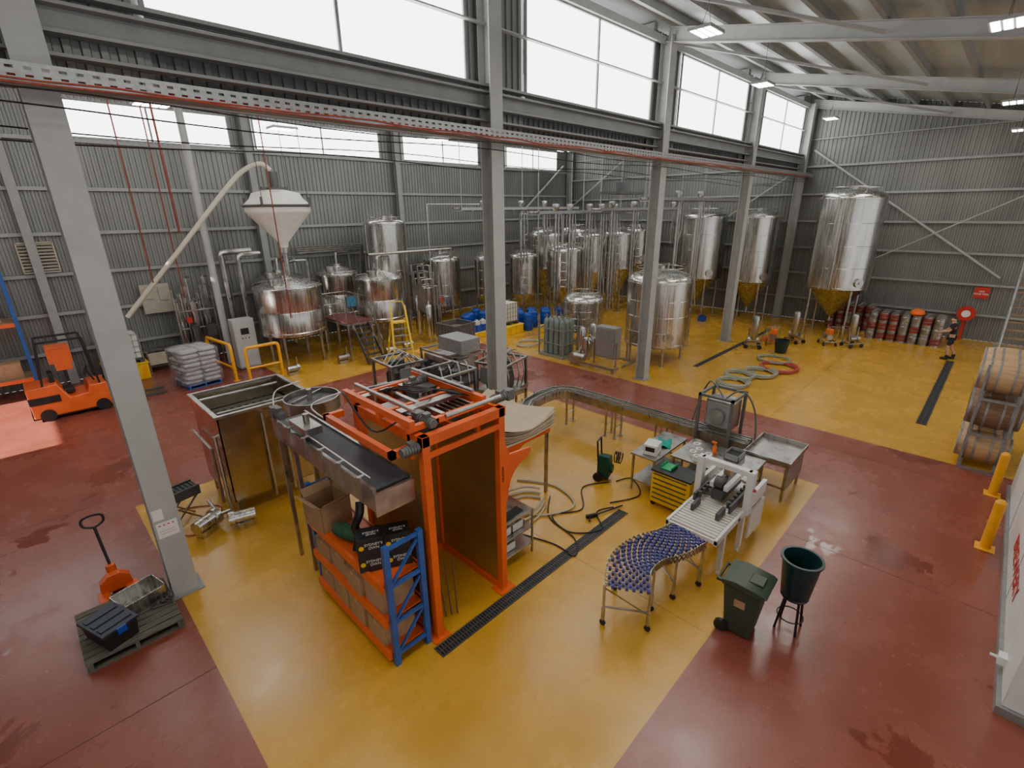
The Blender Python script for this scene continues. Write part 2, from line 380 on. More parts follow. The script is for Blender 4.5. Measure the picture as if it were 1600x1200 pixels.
# high bay lights
def hb(loc,lab="flat white LED high bay light hanging from the roof"):
    e=T("high_bay_light",lab,"light",loc,group="high bay lights")
    b=B(); b.box(-.36,.36,-.26,.26,0,.06); Pt(e,"lamp_housing",b,GREY)
    b=B()
    for i in range(4):
        for j in range(3): b.box(-.33+i*.17,-.33+i*.17+.13,-.23+j*.16,-.23+j*.16+.12,-.012,-.001)
    Pt(e,"led_panel",b,LAMP)
    zt=(roofz(loc[1])-.1 if loc[1]<8.9 else 11.3)-loc[2]
    b=B(); b.cyl((-.25,0,.06),(0,0,.5),.006,n=5);b.cyl((.25,0,.06),(0,0,.5),.006,n=5); b.cyl((0,0,.5),(0,0,zt),.006,n=5); Pt(e,"suspension_wire",b,DGREY)
for p in ((13.1,.9,8.9),(12,5.8,9.6),(18.1,6.7,9.6),(22.8,.95,8.9),(27,6.9,9.6),(27,.7,8.5),(3.2,14.4,8.3),(6.7,16,8.3),(12,15.5,8.4),(17.7,14.2,8.3)): hb(p)
# ------------------------------------------------------------------ tanks
def tank(loc,r,ztop,zb,zc,lab,name="fermentation_tank",nl=4,dome=.3,group=None,m=STEEL,rise=None,rz=0,lr=.05):
    e=T(name,lab,"tank",loc,rz,group); zs=ztop-dome*r*1.0-.12
    prof=[(0.001,ztop-.12)]
    for k in range(1,9):
        a=k/8*pi/2; prof.append((r*sin(a)**.9,zs+(ztop-.12-zs)*cos(a)))
    prof+=[(r,zs-.02),(r+.02,zs-.03),(r+.02,zs-.09),(r,zs-.1)]
    n=4
    for k in range(1,n): 
        z=zs-.1-(zs-.1-zb)*k/n; prof+=[(r,z+.012),(r-.01,z),(r,z-.012)]
    prof+=[(r,zb+.1),(r+.02,zb+.09),(r+.02,zb+.02),(r,zb)]
    Pt(e,"tank_body",B().lathe(prof,n=40),m)
    Pt(e,"tank_bottom",B().lathe([(r-.005,zb+.01),(r*.9,zb-.06 if zc<zb-.5 else zb-.05),(.08,zc),(.05,zc-.02),(.05,max(.15,zc-.25)),(.001,max(.15,zc-.25))],n=40),m)
    for i in range(nl):
        a=pi/4+2*pi*i/nl; x=r*.9*cos(a);y=r*.9*sin(a)
        Pt(e,"leg",B().cyl((x,y,.03),(x,y,zb+.15),lr,n=10).cyl((x,y,0),(x,y,.03),lr*1.8,n=10),STEELD)
    b=B(); b.cyl((0,0,ztop-.16),(0,0,ztop),.16,n=16); b.cyl((.45*r,0,ztop-.3),(.45*r,0,ztop+.05),.04,n=8)
    b.tube([(-r-.05,0,zs-.1),(-r-.05,0,zb)],.028,8); b.cyl((-r-.05,0,zs-.1),(-r*.9,0,zs-.1),.028,n=8)
    if rise: b.cyl((-.3*r,0,ztop-.25),(-.3*r,0,rise),.038,n=8); b.cyl((-.3*r,0,rise-.03),(-.3*r,-1.0,rise-.03),.038,n=8); b.cyl((.3*r,-r-.12,.6),(.3*r,-r-.12,rise),.04,n=8)
    b.tube([(.75*r*cos(2*pi*i/20),.75*r*sin(2*pi*i/20),ztop-.06) for i in range(20)],.015,6,True)
    for i in range(5): b.cyl((.75*r*cos(2*pi*i/5),.75*r*sin(2*pi*i/5),zs),(.75*r*cos(2*pi*i/5),.75*r*sin(2*pi*i/5),ztop-.06),.012,n=6)
    Pt(e,"top_fitting",b,STEELD)
    b=B(); a=-pi*.72; x,y=(r)*cos(a),(r)*sin(a); zz=zb+.35 if zc<zb-.5 else zb+.45
    b.cyl((x*.97,y*.97,zz),(x*1.07,y*1.07,zz),.2,n=20); b.cyl((x*1.07,y*1.07,zz),(x*1.1,y*1.1,zz),.05,n=10)
    Pt(e,"manway_door",b,STEELD)
    return e
G="large conical fermenters"
tank((28.0,5.6,0),1.32,6.85,2.3,.9,"tall stainless conical fermenter on legs beside the keg stack",group=G)
tank((28.5,9.75,0),1.12,5.95,2.2,.8,"tall stainless conical fermenter on legs next to a steel column",group=G)
tank((28.2,12.6,0),1.25,6.0,2.2,.8,"tall stainless conical fermenter on legs near the end wall",group=G)
G="small conical fermenters"
for (x,y,r,zt) in ((22.3,17.7,.98,4.25),(24.5,17.6,.92,4.9),(26.5,17.0,.92,4.95),(29.1,17.2,.88,5.05),(23.5,20.2,1.12,5.0),(26.4,20.3,.98,5.1),(20.9,19.7,.8,3.85),(19.2,20.8,.8,3.8)):
    tank((x,y,0),r,zt,zt-2.4,.7,"stainless conical fermenter standing in the tank cluster",group=G,rise=5.8)
tank((13.4,21.9,0),.98,5.8,1.2,.9,"tall slim stainless hot liquor tank behind the brewhouse","hot_liquor_tank",dome=.2)
tank((17.4,22.9,0),1.12,3.9,.9,.7,"squat stainless tank on short legs against the back wall","storage_tank",dome=.35)
tank((18.3,9.7,0),1.25,3.85,.75,.6,"large stainless bright tank on legs beside a steel column","bright_tank",dome=.35)
tank((18.4,13.5,0),.93,2.5,.7,.55,"short stainless tank behind the gas cylinders","bright_tank",dome=.35)
tank((20.9,9.9,0),.42,1.95,.45,.35,"small stainless keg-like vessel beside the bright tank","buffer_tank",dome=.3)
def kettle(loc,r,zt,zb,lab):
    e=T("brewing_kettle",lab,"tank",loc,group="brewhouse vessels")
    zc=zt-.42
    Pt(e,"tank_body",B().lathe([(r,zb),(r+.03,zb+.03),(r+.03,zb+.12),(r,zb+.15),(r,(zb+zc)/2),(r-.01,(zb+zc)/2+.02),(r,(zb+zc)/2+.04),(r,zc-.1),(r+.04,zc-.08),(r+.04,zc),(r,zc+.02)],n=44),STEEL)
    Pt(e,"conical_lid",B().lathe([(r,zc+.02),(r*.5,zc+.22),(.22,zt-.08),(.22,zt),(.001,zt)],n=44),STEEL)
    Pt(e,"tank_bottom",B().lathe([(r,zb),(r*.6,zb-.15),(.06,zb-.25),(.06,zb-.5),(.001,zb-.5)],n=32),STEELD)
    for i in range(4):
        a=pi/4+pi/2*i; x=r*.85*cos(a);y=r*.85*sin(a)
        Pt(e,"leg",B().cyl((x,y,0),(x,y,zb+.05),.06,n=10),STEELD)
    b=B(); b.cyl((-.5*r,-.35*r,zc+.12),(-.5*r,-.35*r,zc+.34),.2,n=18); b.cyl((-.5*r,-.35*r,zc+.34),(-.5*r,-.35*r,zc+.37),.22,n=18); Pt(e,"manway_door",b,STEELD)
    b=B(); b.tube([(0,0,zt-.1),(0,0,zt+.4),(.03,.03,zt+.46),(.6*r,.7*r,zt+.46),(r+.06,r*.8,zt+.44),(r+.1,r*.8,zt+.36),(r+.1,r*.8,zb)],.055,8); b.tube([(r*1.0*cos(t*.3),r*1.0*sin(t*.3),zc+.12) for t in range(21)],.015,6,True); Pt(e,"top_pipe",b,STEELD)
kettle((7.9,20.7,0),1.28,3.6,1.3,"wide stainless kettle with conical lid under the white hopper")
kettle((8.5,23.1,0),1.0,3.6,1.3,"stainless kettle behind the larger kettle"); kettle((11.7,20.0,0),1.0,3.6,1.35,"stainless kettle beside the yellow platform ladder"); kettle((11.0,22.5,0),1.0,3.7,1.4,"stainless kettle behind the brewhouse platform")
# brewhouse platform
e=T("brewhouse_platform","stainless brewing platform with red grating and stairs between kettles","platform",(9.95,20.1,0))
b=B()
for x in (-.55,.55):
    for y in (-1.2,1.0): b.bar((x,y,0),(x,y,1.6),.07)
b.frame(-.6,.6,-1.25,1.05,1.5,.06,.1); Pt(e,"platform_frame",b,STEELD)
Pt(e,"platform_deck",B().box(-.6,.6,-1.25,1.05,1.6,1.63),mat("red_grating",(.16,.04,.035),.6,.2,.3,30))
b=B()
for z in (2.1,2.6): b.tube([(.58,-1.2,z),(.58,1.0,z)],.02); b.tube([(-.58,-1.2,z),(-.58,1.0,z)],.02);b.tube([(-.58,1,z),(.58,1,z)],.02)
for x in (-.58,.58):
    for y in (-1.2,-.1,1.0): b.cyl((x,y,1.6),(x,y,2.62),.022,n=8)
Pt(e,"handrail",b,STEELD)
b=B()
for k in range(7): b.box(-.35,.35,-2.3+k*.16,-2.1+k*.16,.2*k+.16,.2*k+.19)
b.bar((-.37,-2.3,.05),(-.37,-1.25,1.55),.03,.16);b.bar((.37,-2.3,.05),(.37,-1.25,1.55),.03,.16); b.tube([(-.37,-2.3,1.0),(-.37,-1.25,2.5)],.02);b.tube([(.37,-2.3,1.0),(.37,-1.25,2.5)],.02)
for x in (-.37,.37): b.cyl((x,-2.3,.1),(x,-2.3,1.0),.02,n=8)
Pt(e,"stair",b,DGREY)
b=B(); b.box(-.55,-.1,-1.32,-1.27,2.3,2.75); Pt(e,"control_screen",b,[DGREY]); Pt(e,"screen_face",B().box(-.52,-.13,-1.33,-1.321,2.33,2.72),SCREEN)
for (x,y) in ((9.0,18.9),(11.0,18.5),(12.0,18.6),(6.9,18.9)):
    Ob("process_pump","small stainless process pump on the floor by the kettles","pump",B().cyl((-.2,0,.25),(.15,0,.25),.12,n=14).cyl((.15,0,.25),(.25,0,.25),.16,n=16).box(-.2,.15,-.1,.1,0,.14).cyl((.2,0,.25),(.2,0,.7),.03,n=8),STEELD,(x,y,0),group="process pumps")
# hopper
e=T("grain_hopper","white conical grain hopper suspended above the kettle","hopper",(7.95,20.5,4.2))
Pt(e,"hopper_cone",B().lathe([(.15,.5),(.19,.7),(1.13,1.78),(1.17,1.84),(1.17,2.1),(.95,2.3),(.85,2.5),(.35,2.62),(.001,2.64)],n=40),PLWHITE,0)
b=B(); b.tube([(1.2*cos(2*pi*i/24),1.2*sin(2*pi*i/24),2.05) for i in range(24)],.05,6,True)
for i in range(4):
    a=pi/4+pi/2*i; b.bar((1.25*cos(a),1.25*sin(a),2.0),(1.25*cos(a),1.25*sin(a),2.35),.07)
    b.cyl((1.2*cos(a),1.2*sin(a),2.3),(1.1*cos(a),1.1*sin(a),6.7),.012,n=6)
b.box(-.5,.5,-.05,.05,2.62,2.72); b.cyl((0,0,2.6),(0,0,3.25),.18,n=12); b.box(-.3,.3,-.3,.3,2.62,2.68)
Pt(e,"hopper_support",b,DGREY); Pt(e,"outlet_pipe",B().cyl((0,0,-.55),(0,0,.52),.1,n=14).cyl((0,0,.3),(0,0,.5),.18,n=14),STEELD)
b=B(); b.tube(cat([(7.9,20.5,7.5),(7.6,20.6,7.72),(7.1,20.9,7.5),(6.5,21.2,6.9),(4.8,21.8,4.9),(2.7,22.5,2.45)],8),.085,10)
Ob("grain_transfer_pipe","cream flexible grain conveying pipe curving down from hopper","pipe",b,mat("cream_plastic",(.58,.55,.44),.5,0,.05,4),center=True)
Ob("flue_pipe","tall cream vertical pipe rising behind the brewhouse","pipe",B().cyl((0,0,0),(0,0,11.3),.13,n=14),LGREY,(5.8,22.6,0))
Ob("flue_pipe","narrow steel vertical pipe near the control cabinet","pipe",B().cyl((0,0,0),(0,0,4.2),.11,n=14).tube(cat([(0,0,4.2),(0,.0,4.45),(.4,0,4.5),(1.2,.2,4.5)],5),.11,10),STEELD,(6.3,22.9,0))
Ob("flue_pipe","steel pipe elbow rising beside the large kettle","pipe",B().tube(cat([(0,0,0),(0,0,2.0),(0,0,4.0),(.1,0,4.35),(.5,0,4.4),(.9,.1,4.4)],5),.09,10),STEELD,(6.75,22.4,0))
# utility skid
def utility(loc,rz,lab):
    e=T("heat_exchange_skid",lab,"skid",loc,rz,"utility skids")
    b=B()
    for x,y,h,r in ((0,0,2.7,.24),(.48,.3,2.3,.17),(-.42,.2,1.9,.16)): b.lathe([(.001,h),(r*.7,h-.04),(r,h-.12),(r,.4),(r*.6,.25),(.05,.2),(.001,.2)],(x,y,0),20); b.cyl((x,y,0),(x,y,.3),.06,n=8)
    Pt(e,"pressure_vessel",b,STEEL)
    b=B()
    for k in range(8): b.tube([(-.6+k*.16,-.22+.1*(k%2),.3),(-.6+k*.16,-.22+.1*(k%2),2.7+.3*(k%4)),(-.6+k*.16+.2,-.1,2.7+.3*(k%4)),(-.6+k*.16+.2,.4,2.7+.3*(k%4)),(-.6+k*.16+.2,.4,1.5)],.042,8)
    for z in (.9,1.6,2.3): b.box(-.65,.7,-.3,-.26,z,z+.05)
    for x in (-.65,.7): b.bar((x,-.28,0),(x,-.28,3.2),.05)
    Pt(e,"pipework",b,STEELD)
    Pt(e,"filter_column",B().cyl((-.15,-.45,.1),(-.15,-.45,1.6),.12,n=12).cyl((-.15,-.45,1.6),(-.15,-.45,1.75),.15,n=12),DGREY)
    Pt(e,"red_valve",B().cyl((-.3,-.5,1.9),(-.3,-.5,2.1),.1,n=10),RED); Pt(e,"instrument_panel",B().box(.25,.6,-.4,-.31,1.2,1.7),DGREY)
utility((4.95,23.2,0),0,"stainless pipework skid with vertical vessels beside the control cabinet"); utility((13.75,19.2,0),1.4,"stainless pipework skid with vertical vessels between tanks")
e=T("control_cabinet","light grey floor-standing electrical control cabinet","cabinet",(6.05,21.2,0))
Pt(e,"cabinet_body",B().box(-.4,.4,-.25,.25,.08,2.05),LGREY,.01); Pt(e,"cabinet_door",B().box(-.38,.38,-.275,-.252,.12,2.0),LGREY,.004)
Pt(e,"plinth",B().box(-.38,.38,-.23,.23,0,.08),DGREY); Pt(e,"touch_screen",B().box(-.15,.15,-.285,-.276,1.45,1.7),BLACK)
for k in range(3): Pt(e,"push_button",B().cyl((-.12+k*.12,-.276,1.3),(-.12+k*.12,-.295,1.3),.025,n=10),RED if k==1 else BLACK)
for k in range(4):
    Ob("overhead_pipe","stainless pipe running above the kettles along the back wall","pipe",B().tube([(9.8,23.75+.1*k,4.2+.08*k),(13.0+.1*k,23.75+.1*k,4.2+.08*k),(13.0+.1*k,23.75+.1*k,.0)],.045,8),STEELD,group="brewhouse pipes",center=True)
Ob("overhead_pipe","stainless pipe crossing in front of the brewhouse kettles","pipe",B().tube([(10.4,18.4,4.35),(14.6,18.4,4.35),(14.6,18.4,0)],.055,8),STEELD,group="brewhouse pipes",center=True)
Ob("overhead_pipe","stainless pipe rising beside the tall liquor tank","pipe",B().tube([(14.9,20.4,0),(14.9,20.4,6.3),(19,20.4,6.3)],.04,8),STEELD,group="brewhouse pipes",center=True)
# overhead pipe racks
def rack(x0,x1,y0,y1,z,lab,drops):
    e=T("overhead_pipe_rack",lab,"pipework",((x0+x1)/2,(y0+y1)/2,z),group="overhead pipe racks")
    b=B()
    for y in (y0,y1): b.box(x0,x1,y-.05,y+.05,z,z+.13)
    x=x0
    while x<=x1: b.box(x,x+.05,y0,y1,z-.05,z); x+=.7
    Pt(e,"support_tray",b,GALV,w=True)
    b=B()
    for k in range(5):
        y=y0+(y1-y0)*(k+.5)/5; b.cyl((x0,y,z+.07),(x1,y,z+.07),.055,n=8)
    for X,Y,Z in drops:
        b.cyl((X,Y,z+.07),(X,Y,Z),.05,n=8); b.cyl((X+.22,Y,z+.07),(X+.22,Y,Z),.04,n=8)
        b.tube(cat([(X+.4,Y,z+.07),(X+.5,Y,z-1.2),(X+.35,Y+.1,(z+Z)/2),(X+.5,Y-.05,Z)],4),.035,8)
        b.lathe([(.001,z+.45),(.16,z+.42),(.18,z+.3),(.14,z+.2),(.06,z+.1)],(X,Y,0),14)
    Pt(e,"pipe",b,STEELD,w=True)
    for X in (x0+.3,(x0+x1)/2,x1-.3): Pt(e,"hanger",B().cyl((X,(y0+y1)/2,z+.1),(X,(y0+y1)/2,11.3),.02,n=6),GREY,w=True)
rack(17.2,24.5,15.2,15.9,5.8,"stainless pipe rack hung over the small fermenters",((18.3,15.2,1.2),(19.6,15.4,1.0),(21.2,15.4,1.3),(22.5,15.6,1.5),(23.8,15.6,1.5)))
rack(20.5,29.3,14.2,14.8,5.9,"stainless pipe rack between the large and small fermenters",((21.5,14.3,1.0),(23.5,14.3,1.0),(25.5,14.4,1.0),(28,14.4,4.0)))
rack(19,30,10.9,11.3,6.3,"stainless pipe rack running toward the end wall",((20,11.1,1.8),(22.0,11.1,1.5),(24.2,11.1,1.2)))
rack(15.6,24.6,18.7,19.3,6.0,"stainless pipe rack near the back wall",((17.2,18.9,1.5),(19.9,18.9,3.2),(21.9,19.0,4)))
b=B(); b.box(-1.0,1.0,-.5,.5,0,.1); b.cyl((0,0,.1),(0,0,.5),.3,n=16); b.cyl((0,0,.5),(0,0,4.7),.02,n=6)
Ob("ceiling_fan_unit","dark grey flat extraction unit above the fermenters","fan unit",b,DGREY,(20.3,13.0,6.6))
# ------------------------------------------------------------------ IBC, drums, cylinders, skid
def ibc(loc,lab,rz=0):
    e=T("intermediate_bulk_container",lab,"liquid container",loc,rz,group="bulk liquid containers")
    Pt(e,"container_bottle",B().box(-.55,.55,-.46,.46,.14,1.1).cyl((0,0,1.1),(0,0,1.17),.12,n=14),PLWHITE,.05)
    b=B()
    for z in (.18,.4,.62,.84,1.08): b.frame(-.59,.59,-.5,.5,z,.02,.02)
    for i in range(7):
        x=-.58+i*.19; b.box(x,x+.018,-.5,-.485,.14,1.1);b.box(x,x+.018,.485,.5,.14,1.1)
    for i in range(6):
        y=-.49+i*.19; b.box(-.59,-.575,y,y+.018,.14,1.1);b.box(.575,.59,y,y+.018,.14,1.1)
    Pt(e,"cage",b,GALV); Pt(e,"pallet_base",B().box(-.6,.6,-.5,.5,.1,.14).box(-.6,-.45,-.5,.5,0,.1).box(-.08,.08,-.5,.5,0,.1).box(.45,.6,-.5,.5,0,.1),DGREY)
    return e
def bund(loc,l,w,h,lab):
    e=T("spill_bund",lab,"spill pallet",loc,group="yellow spill bunds")
    Pt(e,"bund_tray",B().box(-l/2,l/2,-w/2,w/2,0,h-.04).box(-l/2-.04,l/2+.04,-w/2-.04,w/2+.04,h-.04,h),YEL,.02)
    for i in range(4): Pt(e,"recess",B().box(-l/2+.1+i*l/4,-l/2+.25+i*l/4,-w/2-.012,-w/2-.002,.06,h-.12),YORG)
bund((2.3,23.3,0),1.3,1.3,.65,"yellow plastic spill bund carrying a bulk container"); ibc((2.3,23.3,.65),"white caged bulk container on a yellow bund")
bund((17.4,17.8,0),1.5,1.4,.45,"yellow plastic spill bund in front of blue drums"); ibc((17.4,17.8,.45),"white caged bulk container among blue drums")
b=B(); b.box(-.58,.58,-.58,.58,.14,.18);b.box(-.6,.6,-.6,.6,.0,.03)
for x in (-.6,.56):b.box(x,x+.04,-.6,.6,.03,1.25)
for y in (-.6,.56):b.box(-.56,.56,y,y+.04,.03,1.25)
for i in range(6):
    b.box(-.6+i*.22,-.55+i*.22,-.62,-.6,.1,1.2); b.box(-.62,-.6,-.6+i*.22,-.55+i*.22,.1,1.2)
b.frame(-.63,.63,-.63,.63,1.2,.07,.06); b.box(-.5,.5,-.5,.5,.3,1.05)
Ob("plastic_pallet_crate","dark grey ribbed plastic pallet crate near the walkway","crate",b,mat("crate_grey",(.12,.105,.10),.5,0,.2,6),(13.6,17.0,0),.05)
def drum(loc,lab,m=DRUMB):
    r=.26;h=.9
    return Ob("plastic_drum",lab,"drum",B().lathe([(.001,0),(r-.02,0),(r,.03),(r,h*.3),(r+.012,h*.33),(r,h*.36),(r,h*.64),(r+.012,h*.67),(r,h*.7),(r,h-.08),(r-.05,h-.01),(r-.06,h),(.001,h-.02)],n=20).cyl((.1,0,h-.02),(.1,0,h+.03),.035,n=8),m,loc,group="blue chemical drums")
dr=None
for (x,y) in ((18.2,19.8),(18.1,19.2),(17.6,20.2),(18.7,19.4),(19.2,18.5),(19.8,18.1),(20.4,17.6),(20.9,17.1),(18.7,17.9),(19.3,17.5),(19.9,17.1),(20.9,16.4),(18.6,17.2),(17.4,19.3),(16.6,19.6),(16.1,19.3)):
    if dr is None: dr=drum((x,y,0),"blue plastic chemical drum near the back yellow floor")
    else:
        c=copytree(dr,(x,y,0),random.random()*6)
bund((19.4,16.1,0),1.5,.8,.35,"low yellow spill bund in front of the drums"); bund((15.9,18.3,0),1.2,.8,.25,"low yellow spill bund carrying blue crates")
def jerry(loc): Ob("jerrycan","small white plastic jerrycan standing on a crate or bund","jerrycan",B().box(-.13,.13,-.1,.1,0,.3).cyl((.06,0,.3),(.06,0,.35),.03,n=8).tube([(-.1,0,.3),(-.08,0,.37),(.0,0,.37),(.02,0,.3)],.015),PLWHITE,loc,group="white jerrycans",bev=.02)
for k,(x,y) in enumerate(((19.0,16.1),(19.45,16.05),(19.8,16.15))): jerry((x,y,.35))
for k in range(3):
    Ob("plastic_crate","blue plastic crate on a yellow bund by the drums","crate",B().box(-.18,.18,-.3,.3,0,.02).box(-.18,-.16,-.3,.3,.02,.35).box(.16,.18,-.3,.3,.02,.35).box(-.16,.16,-.3,-.28,.02,.35).box(-.16,.16,.28,.3,.02,.35).box(-.16,.16,-.28,.28,.2,.22),DRUMB,(15.5+.4*k,18.3,.25),group="blue crates on the bund"); jerry((15.5+.4*k,18.2,.47))
def gascyl(loc,lab):
    e=T("gas_cylinder",lab,"gas cylinder",loc,group="gas cylinders in the pack")
    Pt(e,"cylinder_body",B().lathe([(.001,.02),(.1,0),(.125,.03),(.125,1.3),(.11,1.42),(.06,1.5),(.035,1.53),(.035,1.6),(.001,1.6)],n=18),GCYL)
    Pt(e,"valve",B().cyl((0,0,1.6),(0,0,1.68),.025,n=8).cyl((-.05,0,1.65),(.06,0,1.65),.018,n=8),mat("brass",(.6,.42,.15),.3,1.)); return e
g0=None
for i in range(4):
    for j in range(3):
        p=(15.75+j*.29,12.6+.29*i,.12)
        if g0 is None: g0=gascyl(p,"grey-green gas cylinder standing upright in a steel rack")
        else: copytree(g0,p)
b=B(); b.box(-.5,.5,-.75,.65,.0,.12)
for x in (-.48,.48):
    for y in (-.72,.62): b.bar((x,y,.1),(x,y,1.75),.05)
for z in (.6,1.2): b.frame(-.5,.5,-.74,.64,z,.03,.04)
Ob("gas_cylinder_rack","galvanised steel frame holding gas cylinders","rack",b,GALV,(16.03,13.1,0))
# filter skid near column 3
e=T("filtration_skid","stainless filtration skid with control box and pumps","skid",(16.05,10.8,0))
b=B(); b.frame(-.8,.8,-1.1,1.1,.15,.07,.08)
for x in (-.7,.7):
    for y in (-1,1): b.cyl((x,y,0),(x,y,.15),.05,n=8)
for y in (-1,0): b.bar((.5,y,.2),(.5,y,1.5),.05); b.bar((-.5,y,.2),(-.5,y,1.2),.05)
Pt(e,"skid_frame",b,STEELD)
Pt(e,"control_box",B().box(-.62,-.2,-1.0,-.1,.55,1.75),GALV,.01,label="grey control box"); Pt(e,"control_box_door",B().box(-.645,-.622,-.97,-.13,.6,1.7),GALV,.005)
Pt(e,"filter_housing",B().lathe([(.001,1.6),(.12,1.57),(.16,1.45),(.16,.4),(.1,.3),(.001,.3)],(.2,.6,0),18).lathe([(.001,1.5),(.12,1.47),(.16,1.35),(.16,.4),(.1,.3),(.001,.3)],(-.25,.8,0),18).lathe([(.001,1.2),(.1,1.17),(.12,1.05),(.12,.4),(.1,.3),(.001,.3)],(-.55,.4,0),18),STEEL)
b=B()
for k in range(7): b.tube(cat([(-.7+.2*k,.1+.12*k,.35),(-.7+.2*k,.1+.12*k,1.0+.1*(k%3)),(-.5+.2*k,.3+.1*k,1.1),(-.4+.15*k,-.2,1.0+.05*k)],3),.03,8)
b.cyl((-.7,.3,.4),(-.7,.8,.4),.13,n=14);b.cyl((-.75,.95,.35),(-.3,.95,.35),.15,n=14)
Pt(e,"pipework",b,STEELD)
e=T("wet_floor_sign","yellow A-frame caution sign standing by a column","floor sign",(15.1,9.3,0),.6)
Pt(e,"sign_panel",B().xf(Matrix.Rotation(radians(-12),4,'X')).box(-.15,.15,-.12,-.105,0.03,.7),YEL,.005); Pt(e,"sign_panel",B().xf(Matrix.Rotation(radians(12),4,'X')).box(-.15,.15,.105,.12,0.03,.7),YEL,.005)
b=B().xf(Matrix.Rotation(radians(-12),4,'X')); b.prism([(-.07,.3),(.07,.3),(0,.43)],'y',-.124,-.1205); Pt(e,"caution_mark",b,BLACK)
e=T("can_rinser_machine","stainless canning machine with raised enclosure behind the depalletiser","machine",(9.7,12.4,0),.0)
b=B()
for x in (-.6,.6):
    for y in (-.9,.9): b.bar((x,y,0),(x,y,1.7),.06)
b.frame(-.63,.63,-.93,.93,1.62,.06,.06);b.frame(-.63,.63,-.93,.93,.6,.06,.06); Pt(e,"machine_frame",b,STEELD)
Pt(e,"enclosure",B().box(-.5,.5,-.7,.9,1.05,1.5),STEELD,.02); Pt(e,"control_box",B().box(-.3,.5,-.85,.3,1.7,2.15),GALV,.02)
b=B(); b.box(-.65,.65,-1.3,1.3,.85,.95)
for k in range(5): b.cyl((-.55,-.9+.4*k,.95),(-.55,-.9+.4*k,1.3),.04,n=8); b.cyl((-.7,-.9+.4*k,.4),(-.4,-.9+.4*k,.4),.09,n=12)
for k in range(4): b.box(-.75,-.55,-1.1+.55*k,-.85+.55*k,1.0,1.3)
Pt(e,"infeed_table",b,DGREY)
e=T("can_seamer_machine","dark stainless canning seamer with gearboxes and pipework","machine",(8.0,10.5,0),group="canning line machines")
b=B()
for x in (-.6,.6):
    for y in (-.5,.5): b.bar((x,y,0),(x,y,1.8),.07)
b.box(-.65,.65,-.55,.55,.8,.95); b.frame(-.65,.65,-.55,.55,1.75,.07,.06); Pt(e,"machine_frame",b,STEELD)
b=B(); b.box(-.4,.1,-.35,.3,.95,1.5); b.cyl((.3,0,.95),(.3,0,1.7),.16,n=18); b.cyl((-.2,0,1.5),(-.2,0,1.85),.12,n=14); b.box(-.5,-.3,-.5,-.35,1.1,1.6)
for k in range(6): b.cyl((.3+.2*cos(k),.2*sin(k),.95),(.3+.2*cos(k),.2*sin(k),1.35),.03,n=8)
Pt(e,"seamer_head",b,DGREY)
b=B()
for k in range(4): b.tube(cat([(-.6+.3*k,-.5,.95),(-.6+.3*k,-.6,1.5),(-.4+.3*k,-.2,2.0),(-.2+.2*k,.3,1.6)],4),.02,6)
Pt(e,"hose",b,STEELD); Pt(e,"control_panel",B().box(-.7,-.66,-.2,.3,1.2,1.7),GALV,.005)
copytree(e,(9.75,10.1,0),.25); copytree(e,(6.1,10.2,0),-.15); copytree(e,(7.6,12.4,0),1.5)
e=T("canning_transfer_conveyor","short stainless conveyor linking the canning machines","conveyor",(7.9,9.45,0))
Pt(e,"conveyor_bed",B().box(-1.6,2.0,-.12,.12,.92,.98).box(-1.6,2.0,-.15,-.12,.88,1.04).box(-1.6,2.0,.12,.15,.88,1.04),STEELD)
for x in (-1.5,.0,1.8): Pt(e,"leg",B().cyl((x,0,0),(x,0,.9),.035,n=8),STEELD)
# ladder
e=T("platform_ladder","yellow fibreglass platform ladder standing open","ladder",(10.6,16.9,0),-.35)
b=B()
for x in (-.34,.34):
    b.bar((x*1.2,-.55,0),(x*.8,.0,2.45),.075,.04); b.bar((x*1.3,.8,0),(x*.8,.15,1.9),.06,.035)
b.box(-.28,.28,-.1,.3,1.75,1.8)
Pt(e,"ladder_rail",b,YEL)
for k in range(6): 
    t=(k+.7)/9; Pt(e,"ladder_step",B().box(-.34,.34,-.57+.55*t*1.05,-.45+.55*t*1.05,2.45*t*.98,2.45*t*.98+.03),GALV)
Pt(e,"top_guard",B().tube([(-.27,0,2.4),(-.27,.35,2.55),(.27,.35,2.55),(.27,0,2.4)],.025),YEL)
# ------------------------------------------------------------------ orange depalletiser
e=T("depalletiser_frame","tall orange steel depalletiser frame with steel guard sheets tinted with painted floor reflection","machine",(3.85,5.6,0))
Xa,Xb,Ya,Yb,ZT=3.14,4.6,4.72,6.45,3.3
PW=.115
for x in (Xa,Xb-PW):
    for y in (Ya,Yb-PW): Pt(e,"post",B().box(x,x+PW,y,y+PW,0,ZT),ORANGE,.006,w=True)
b=B(); b.frame(Xa,Xb+.02,Ya,Yb,ZT-.14,.11,.14); b.box(Xa+.11,Xb-.11,Ya,Ya+.04,2.98,3.06)
for y in (5.2,5.75,6.1): b.box(Xa+.1,Xb-.1,y,y+.06,ZT-.1,ZT-.02)
b.box(Xa+.6,Xa+.66,Ya+.1,Yb-.1,ZT-.12,ZT-.04)
Pt(e,"top_frame",b,ORANGE,w=True)
b=B(); b.box(Xb-.11,Xb,Ya+.12,Yb-.12,0,.11); b.box(Xa+.12,Xb-.12,Yb-.11,Yb,0,.11); b.box(Xa,Xa+.09,Ya+.12,Yb-.12,0,.08); b.box(Xb-.2,Xb+.12,Ya-.06,Ya+.2,0,.02);b.box(Xa-.08,Xa+.2,Ya-.06,Ya+.2,0,.02); Pt(e,"base_frame",b,ORANGE,w=True)
